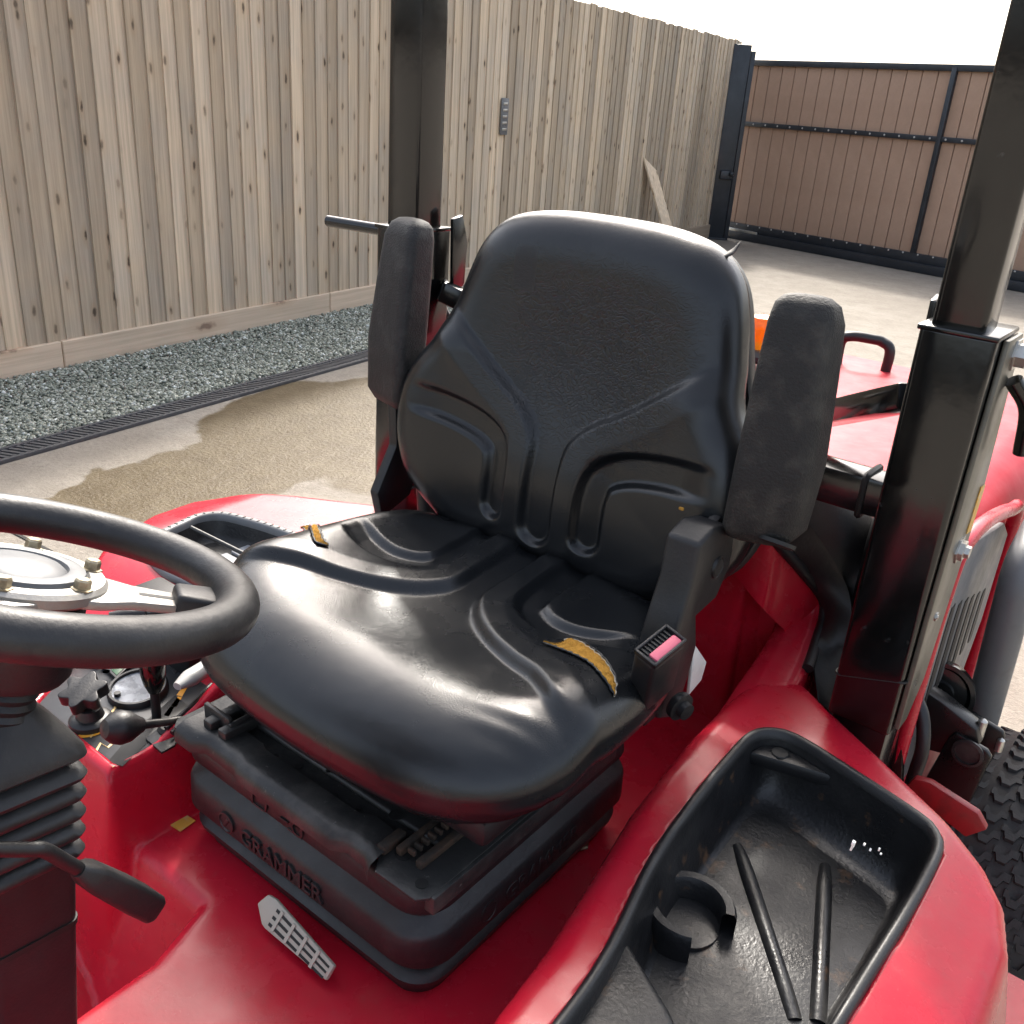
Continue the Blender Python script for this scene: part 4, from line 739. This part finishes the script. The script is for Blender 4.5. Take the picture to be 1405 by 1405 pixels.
lathe('ball_grip', [(0, -.020), (.010, -.018), (.017, -.009), (.019, .0), (.017, .010), (.011, .020), (.008, .026), (0, .027)], frame(k1 - k0, None, k0), M_['plastic'], con, 28)
lathe('rod_socket', [(.012, 0), (.013, .004), (.009, .008), (0, .008)], frame((0, 0, 1), None, cp(232, 1003)), M_['black'], con, 20)
h0 = Vector(pt(243, 942, z=.845)); h1 = Vector(pt(300, 905, z=.84)); tube('grey_handle', [h0, h0.lerp(h1, .3), h0.lerp(h1, .7), h1], .012, M_['grey'], con, 16, rs=[.006, .0125, .0115, .009], flat=.75)
flat('side_pocket', [(222, 905), (262, 868), (285, 885), (240, 925)], .0008, M_['plastic'])
flat('slot_plate', [(200, 1016), (238, 985), (262, 985), (240, 1025), (222, 1035)], .003, M_['plastic'])
for a, b_ in (((228, 1000), (290, 940)), ((236, 1006), (296, 948))): tube('cable', [cp(*a, .806), cp((a[0] + b_[0]) / 2, (a[1] + b_[1]) / 2 + 2, .812), cp(*b_, .81)], .0035, M_['plastic'], con, 8)
# second lever seen through the wheel, and the upright control box
r0 = Vector(pt(150, 846, z=.93)); r1 = Vector(pt(200, 842, z=.93)); r2 = Vector(pt(262, 838, z=.92))
tube('rod_lever', [r1, r1.lerp(r2, .5), r2, r2 + Vector((.02, .03, -.10))], .004, M_['steel_dark'], con, 10); tube('rod_grip', [r0, r0.lerp(r1, .5), r1], .0068, M_['plastic'], con, 14, rs=[.0055, .0078, .0066])
box('control_tower', (-.38, -.045, .83), (.13, .05, .10), M_['plastic'], con, None, .006)
for k in range(3): box('tower_slot', (-.335 - .028 * k, -.0705, .845), (.008, .004, .06), M_['black'], con, None, .001)
# ---- black well in the right wing with rubber mat
well = empty('wing_well', (-.42, .1, .8), tr)
R3 = resample(TUBR, 130, True)
loft('well_tub', [zt3(inset(R3, d), z, ztopR) for d, z in ((.004, .004), (.009, -.010), (.012, -.022), (.016, -.030), (.022, -.033))], M_['tub'], well, smooth=60)
fl_ = zt3(inset(R3, .0215), -.033, ztopR); mesh('well_floor', fl_ + [(-.42, .1, .837)], [(j, (j + 1) % 130, 130) for j in range(130)], M_['tub'], well, 60)
loft('well_rim', [zt3(inset(R3, d), z, ztopR) for d, z in ((-.010, .001), (-.009, .006), (-.004, .009), (.003, .009), (.006, .006), (.007, -.002))], M_['grey_dark'], well, smooth=60)
for k in range(46):
    q = inset(R3, -.0035)[(k * 2 + 5) % 130]; q2 = inset(R3, .002)[(k * 2 + 5) % 130]; z_ = float(ztopR(np.array(q[0]), np.array(q[1]))) + .0092
    bar('rim_knurl', (q[0], q[1], z_), (q2[0], q2[1], z_), 0.0022, .0016, M_['plastic'], well, bev=0)
for i in range(3):
    for j in range(4): box('mat_tile', (-.30 - .058 * j, .055 + .048 * i, .842), (.05, .041, .006), M_['mat'], well, None, .002)
a = Vector(pt(262, 724, z=.885)); b_ = Vector(pt(345, 765, z=.87)); tube('cross_rod', [a, a.lerp(b_, .5), b_], .0035, M_['steel_dark'], well, 10, sm=2)

# ---- roll bar
rb = empty('roll_bar', (0, .4, .8), tr)
XO = [(.352, .405), (-.412, -.359)]
for s_, (xa, xb) in ((1, (.353, .405)), (-1, (-.418, -.358))):
    xc = (xa + xb) / 2
    box('upper_post', (xc, .398, 1.70), (xb - xa, .055, .80), M_['gloss'], rb, None, .006, 3)
    box('sleeve', (xc + s_ * .004, .402, 1.085), (.074, .082, .47), M_['gloss'], rb, None, .006, 3)
    box('sleeve_lip', (xc + s_ * .004, .402, 1.318), (.078, .086, .006), M_['gloss'], rb, None, .002)
    box('lower_post', (xc + s_ * .004, .41, .72), (.066, .075, .27), M_['gloss'], rb, None, .005)
    xo = xc + s_ * .042
    prism('side_plate', [(.385, 1.315), (.445, 1.315), (.455, 1.25), (.475, 1.12), (.468, 1.05), (.44, .90), (.40, .86), (.37, .86), (.37, 1.0)], YZM(xo if s_ > 0 else xo - .006), .006, M_['plate_reflection'], rb, .0015)
    for (y_, z_, r_, h_) in ((.43, 1.295, .013, .022), (.425, 1.075, .012, .012), (.40, 1.0, .004, .003)):
        lathe('bolt', [(r_ * 1.35, 0), (r_ * 1.35, .002), (r_, .002), (r_, h_ * .55), (r_ * .62, h_ * .6), (r_ * .6, h_), (0, h_)], frame((s_, 0, 0), None, (xo + s_ * .006, y_, z_)), M_['steel'], rb, 6, smooth=20)
    prism('lug_plate', [(.425, 1.335), (.445, 1.34), (.458, 1.30), (.455, 1.24), (.43, 1.22)], YZM(xc - s_ * .045), .008, M_['gloss'], rb, .002)
    tube('lock_pin', [(xo + s_ * .012, .425, 1.27), (xo + s_ * .03, .44, 1.24), (xo + s_ * .034, .455, 1.19)], .009, M_['gloss'], rb, 14) if s_ > 0 else tube('lock_pin', [Vector(pt(450, 303, y=.37)), Vector(pt(540, 318, y=.39))], .0085, M_['gloss'], rb, 14, sm=0)
    bar('brace', (s_ * .345, .41, 1.235), (s_ * .20, .56, 1.145), .035, .03, M_['gloss'], rb, bev=.004)
    box('label', (xo + s_ * .0066, .455, 1.115), (.001, .022, .055), M_['sticker'], rb, Matrix.Rotation(-.15, 4, 'X'), 0)
    tube('cable_tie', [(p[0] + xc + s_ * .004, p[1] + .405, .925 - (.02 * (p[0] < 0))) for p in rrect(.0385, .0425, .006, 5)], .0018, M_['black'], rb, 6, closed=True, sm=0)
bar('cross_beam', (-.34, .425, 1.112), (.345, .425, 1.112), .045, .045, M_['gloss'], rb, bev=.004)
tube('beam_strap', [(.318, p[0] + .425, p[1] + 1.112) for p in rrect(.0245, .0245, .004, 4)], .004, M_['black'], rb, 6, closed=True, sm=0)

tube('top_hoop', [(.379, .398, 2.08), (.379, .398, 2.12), (.33, .398, 2.16), (-.34, .398, 2.16), (-.388, .398, 2.12), (-.388, .398, 2.08)], .028, M_['gloss'], rb, 12, sm=4)
bar('stay_link', Vector(pt(575, 360, y=.42)), Vector(pt(612, 440, y=.45)), .018, .02, M_['grey_dark'], rb, bev=.003)
# hinge bracket and hose below the left post
hb_ = empty('lift_bracket', (.44, .5, .75), tr)
def xz(px, py, y): p = pt(px, py, y=y); return (p[0], p[2])
XZM = lambda y: Matrix(((1, 0, 0, 0), (0, 0, -1, y), (0, 1, 0, 0), (0, 0, 0, 1)))
def across(name, pxs, y, t, mat, bev=.003): return prism(name, [xz(*p, y) for p in pxs], XZM(y), t, mat, hb_, bev)
across('link_arm', ((1258, 935), (1272, 932), (1300, 950), (1348, 988), (1352, 1010), (1305, 1022), (1278, 1015), (1258, 985)), .60, .030, M_['bracket'])
across('clevis_plate', ((1262, 1110), (1271, 1066), (1305, 1007), (1314, 1001), (1357, 1026), (1363, 1036), (1326, 1112)), .575, .010, M_['bracket'])
across('clevis_plate', ((1310, 985), (1333, 972), (1378, 1000), (1381, 1009), (1350, 1060), (1320, 1060)), .66, .010, M_['bracket'])
across('lug', ((1205, 1030), (1224, 985), (1250, 934), (1257, 946), (1243, 1000), (1240, 1095), (1207, 1095)), .49, .012, M_['bracket'], .002)
q = Vector(pt(1328, 1033, y=.564)); lathe('pin', [(.020, 0), (.020, .003), (.016, .004), (.016, .001), (0, .001)], frame((0, -1, 0), None, q), M_['steel_dark'], hb_, 28)
q = Vector(pt(1347, 996, y=.59)); lathe('grease_nipple', [(.006, -.02), (.006, .008), (.004, .010), (0, .012)], frame((0, 0, 1), None, q), M_['steel'], hb_, 10)
q = Vector(pt(1372, 1022, y=.65)); lathe('grease_nipple', [(.005, -.01), (.005, .008), (.003, .010), (0, .012)], frame((0, 0, 1), None, q), M_['steel'], hb_, 10)
tube('hose', [pt(1256, 955, y=.52), pt(1266, 985, y=.51), pt(1266, 1025, y=.50), pt(1254, 1065, y=.50), pt(1240, 1110, y=.49)], .009, M_['rubber'], hb_, 12)
q = Vector(pt(1288, 950, y=.64)); lathe('pulley', [(.0, .012), (.018, .012), (.020, .004), (.036, .004), (.040, .012), (.046, .012), (.048, .0), (.046, -.012), (0, -.012)], frame((.25, -1, .25), None, q), M_['gloss'], hb_, 36)
across('red_tab', ((1245, 1075), (1258, 1062), (1280, 1068), (1345, 1110), (1357, 1132), (1328, 1142), (1290, 1112)), .47, .012, M_['red_dark'], .002)
# ---- engine hood at the back
def hood():
    rings = []
    for y_, hx, zt_ in ((.52, .36, .93), (.56, .39, .97), (.70, .405, 1.0), (1.0, .405, 1.01), (1.35, .40, 1.012), (1.55, .385, 1.0), (1.64, .36, .97), (1.69, .32, .90), (1.71, .29, .78)):
        P = rrect(hx, .35, .07 if zt_ > .9 else .06, 10); ring = []
        for p in P:
            x, z = p[0], p[1] - .35 + zt_; c = 1 - (x / hx) ** 2; z2 = z + (.018 * c if p[1] > .2 else 0)
            if p[1] > .25: z2 += .016 * float(ss(np.array(.20 - abs(x)), 0, .035)) * float(ss(np.array(y_), .55, .8)) * float(ss(np.array(1.62 - y_), 0, .2))
            ring.append((x, y_, z2))
        rings.append(ring)
    R = []
    for j in range(len(rings[0])): R.append(spline([r[j] for r in rings], 5))
    R = np.array(R).transpose(1, 0, 2); return loft('engine_hood', list(R), M_['red_old'], tr, cap0=True, cap1=True, smooth=60)
hood()
hz_ = .985
def hp(px, py, z): return Vector(pt(px, py, z=z))
bcn = hp(1040, 492, 1.034); be = empty('warning_beacon', bcn, tr)
lathe('base', [(.0, 0), (.050, 0), (.056, .006), (.055, .014), (.045, .022), (.038, .026), (0, .027)], frame((0, 0, 1), None, bcn), M_['plastic'], be, 36)
lathe('lens', [(.036, .026), (.036, .034), (.0345, .038), (.0345, .060), (.033, .078), (.027, .088), (.012, .092), (0, .0925)], frame((0, 0, 1), None, bcn), M_['amber'], be, 36)
lathe('base_ring', [(.052, .012), (.050, .018), (.040, .024)], frame((0, 0, 1), None, bcn), M_['steel'], be, 36)
g0, g1 = hp(1150, 490, 1.03), hp(1216, 503, 1.025)
tube('hood_handle', [g0 - Vector((0, 0, .02)), g0 + Vector((0, 0, .035)), g0 + Vector((.02, 0, .05)), g0.lerp(g1, .6) + Vector((0, 0, .052)), g1 + Vector((-.02, 0, .05)), g1 + Vector((0, 0, .035)), g1 - Vector((0, 0, .02))], .011, M_['plastic'], tr, 12)
prism('hood_scoop', [(-.05, -.03), (.05, -.025), (.03, .05), (-.03, .06)], Matrix.Translation(hp(1010, 575, 1.04) + Vector((0, 0, -.012))), .018, M_['red_old'], tr, .008, 3)
# rear bulkhead behind the seat
prism('bulkhead', [(-.25, .70), (.24, .70), (.24, .90), (.20, 1.02), (.12, 1.05), (-.12, 1.05), (-.20, 1.02), (-.25, .90)], Matrix(((1, 0, 0, 0), (0, 0, -1, .52), (0, 1, 0, 0), (0, 0, 0, 1))), .03, M_['red'], tr, .01, 3)
box('rear_cover', (0, .545, 1.0), (.50, .05, .10), M_['plastic'], tr, None, .012)
# side grille panel
gr = empty('side_grille', (.42, .75, .9), tr)
prism('grille_panel', [(.50, .97), (.56, 1.03), (.80, .985), (.86, .95), (.86, .80), (.80, .66), (.52, .66)], YZM(.406), .010, M_['grey_dark'], gr, .003)
for k in range(6): prism('grille_slot', spline([(.555 + .045 * k, .80), (.567 + .045 * k, .79), (.577 + .045 * k, .80), (.577 + .045 * k, .93 - .012 * k), (.567 + .045 * k, .94 - .012 * k), (.555 + .045 * k, .93 - .012 * k)], 3, True), YZM(.4162), .0008, M_['black'], gr, 0)
tube('grille_surround', [(.415, .49, .64), (.415, .49, .975), (.415, .56, 1.045), (.415, .82, 1.0), (.415, .89, .95), (.415, .89, .64)], .010, M_['red'], gr, 10)
tube('guard_tube', [(.44, 1.0, 1.02), (.458, .84, 1.0), (.462, .72, .965), (.466, .70, .90), (.468, .72, .78), (.468, .76, .62), (.468, .78, .45)], .024, M_['grey_dark'], tr, 18)
# ---- rear left wheel
whl = empty('wheel', (.565, .72, .385), tr)
WX, WY, WZ, WR = .575, .80, .37, .265
wM = frame((1, 0, 0), (0, 1, 0), (WX, WY, WZ))
lathe('tyre', [(.13, -.085), (.16, -.095), (.21, -.100), (.245, -.094), (.258, -.078), (WR, -.03), (WR, .03), (.258, .078), (.245, .094), (.21, .100), (.16, .095), (.13, .085)], wM, M_['tyre'], whl, 64, smooth=60)
lathe('wheel_rim', [(0, .03), (.05, .03), (.055, .02), (.10, .01), (.12, .06), (.135, .07), (.14, .085)], wM, M_['cream'], whl, 40)
zz = [(-.5, -.30), (-.18, -.30), (-.02, .12), (.22, .12), (.34, -.22), (.5, -.22), (.5, .16), (.38, .16), (.26, .50), (-.10, .50), (-.26, .08), (-.5, .08)]
bmsh = None
for k in range(50):
    for j in range(6):
        a = 2 * math.pi * (k + .5 * (j % 2)) / 50; h_ = -.075 + .030 * j; rr_ = WR - .002 - .012 * (abs(h_) / .072) ** 2
        T = wM @ Matrix.Rotation(a, 4, 'Z') @ Matrix.Translation((rr_, 0, h_)) @ Matrix.Rotation(math.pi / 2, 4, 'Y')
        if bmsh is None:
            bm = bmesh.new(); vs = [bm.verts.new((p[0] * .034, p[1] * .033, 0)) for p in zz]; f = bm.faces.new(vs); r = bmesh.ops.extrude_face_region(bm, geom=[f])
            for v in r['geom']:
                if isinstance(v, bmesh.types.BMVert): v.co.z += .009; v.co.x *= .93; v.co.y *= .85
            o = bmobj('tread_block', bm, M_['tyre'], whl, 0); bmsh = o.data
        else: o = bpy.data.objects.new('tread_block', bmsh); link(o, whl)
        o.matrix_basis = T
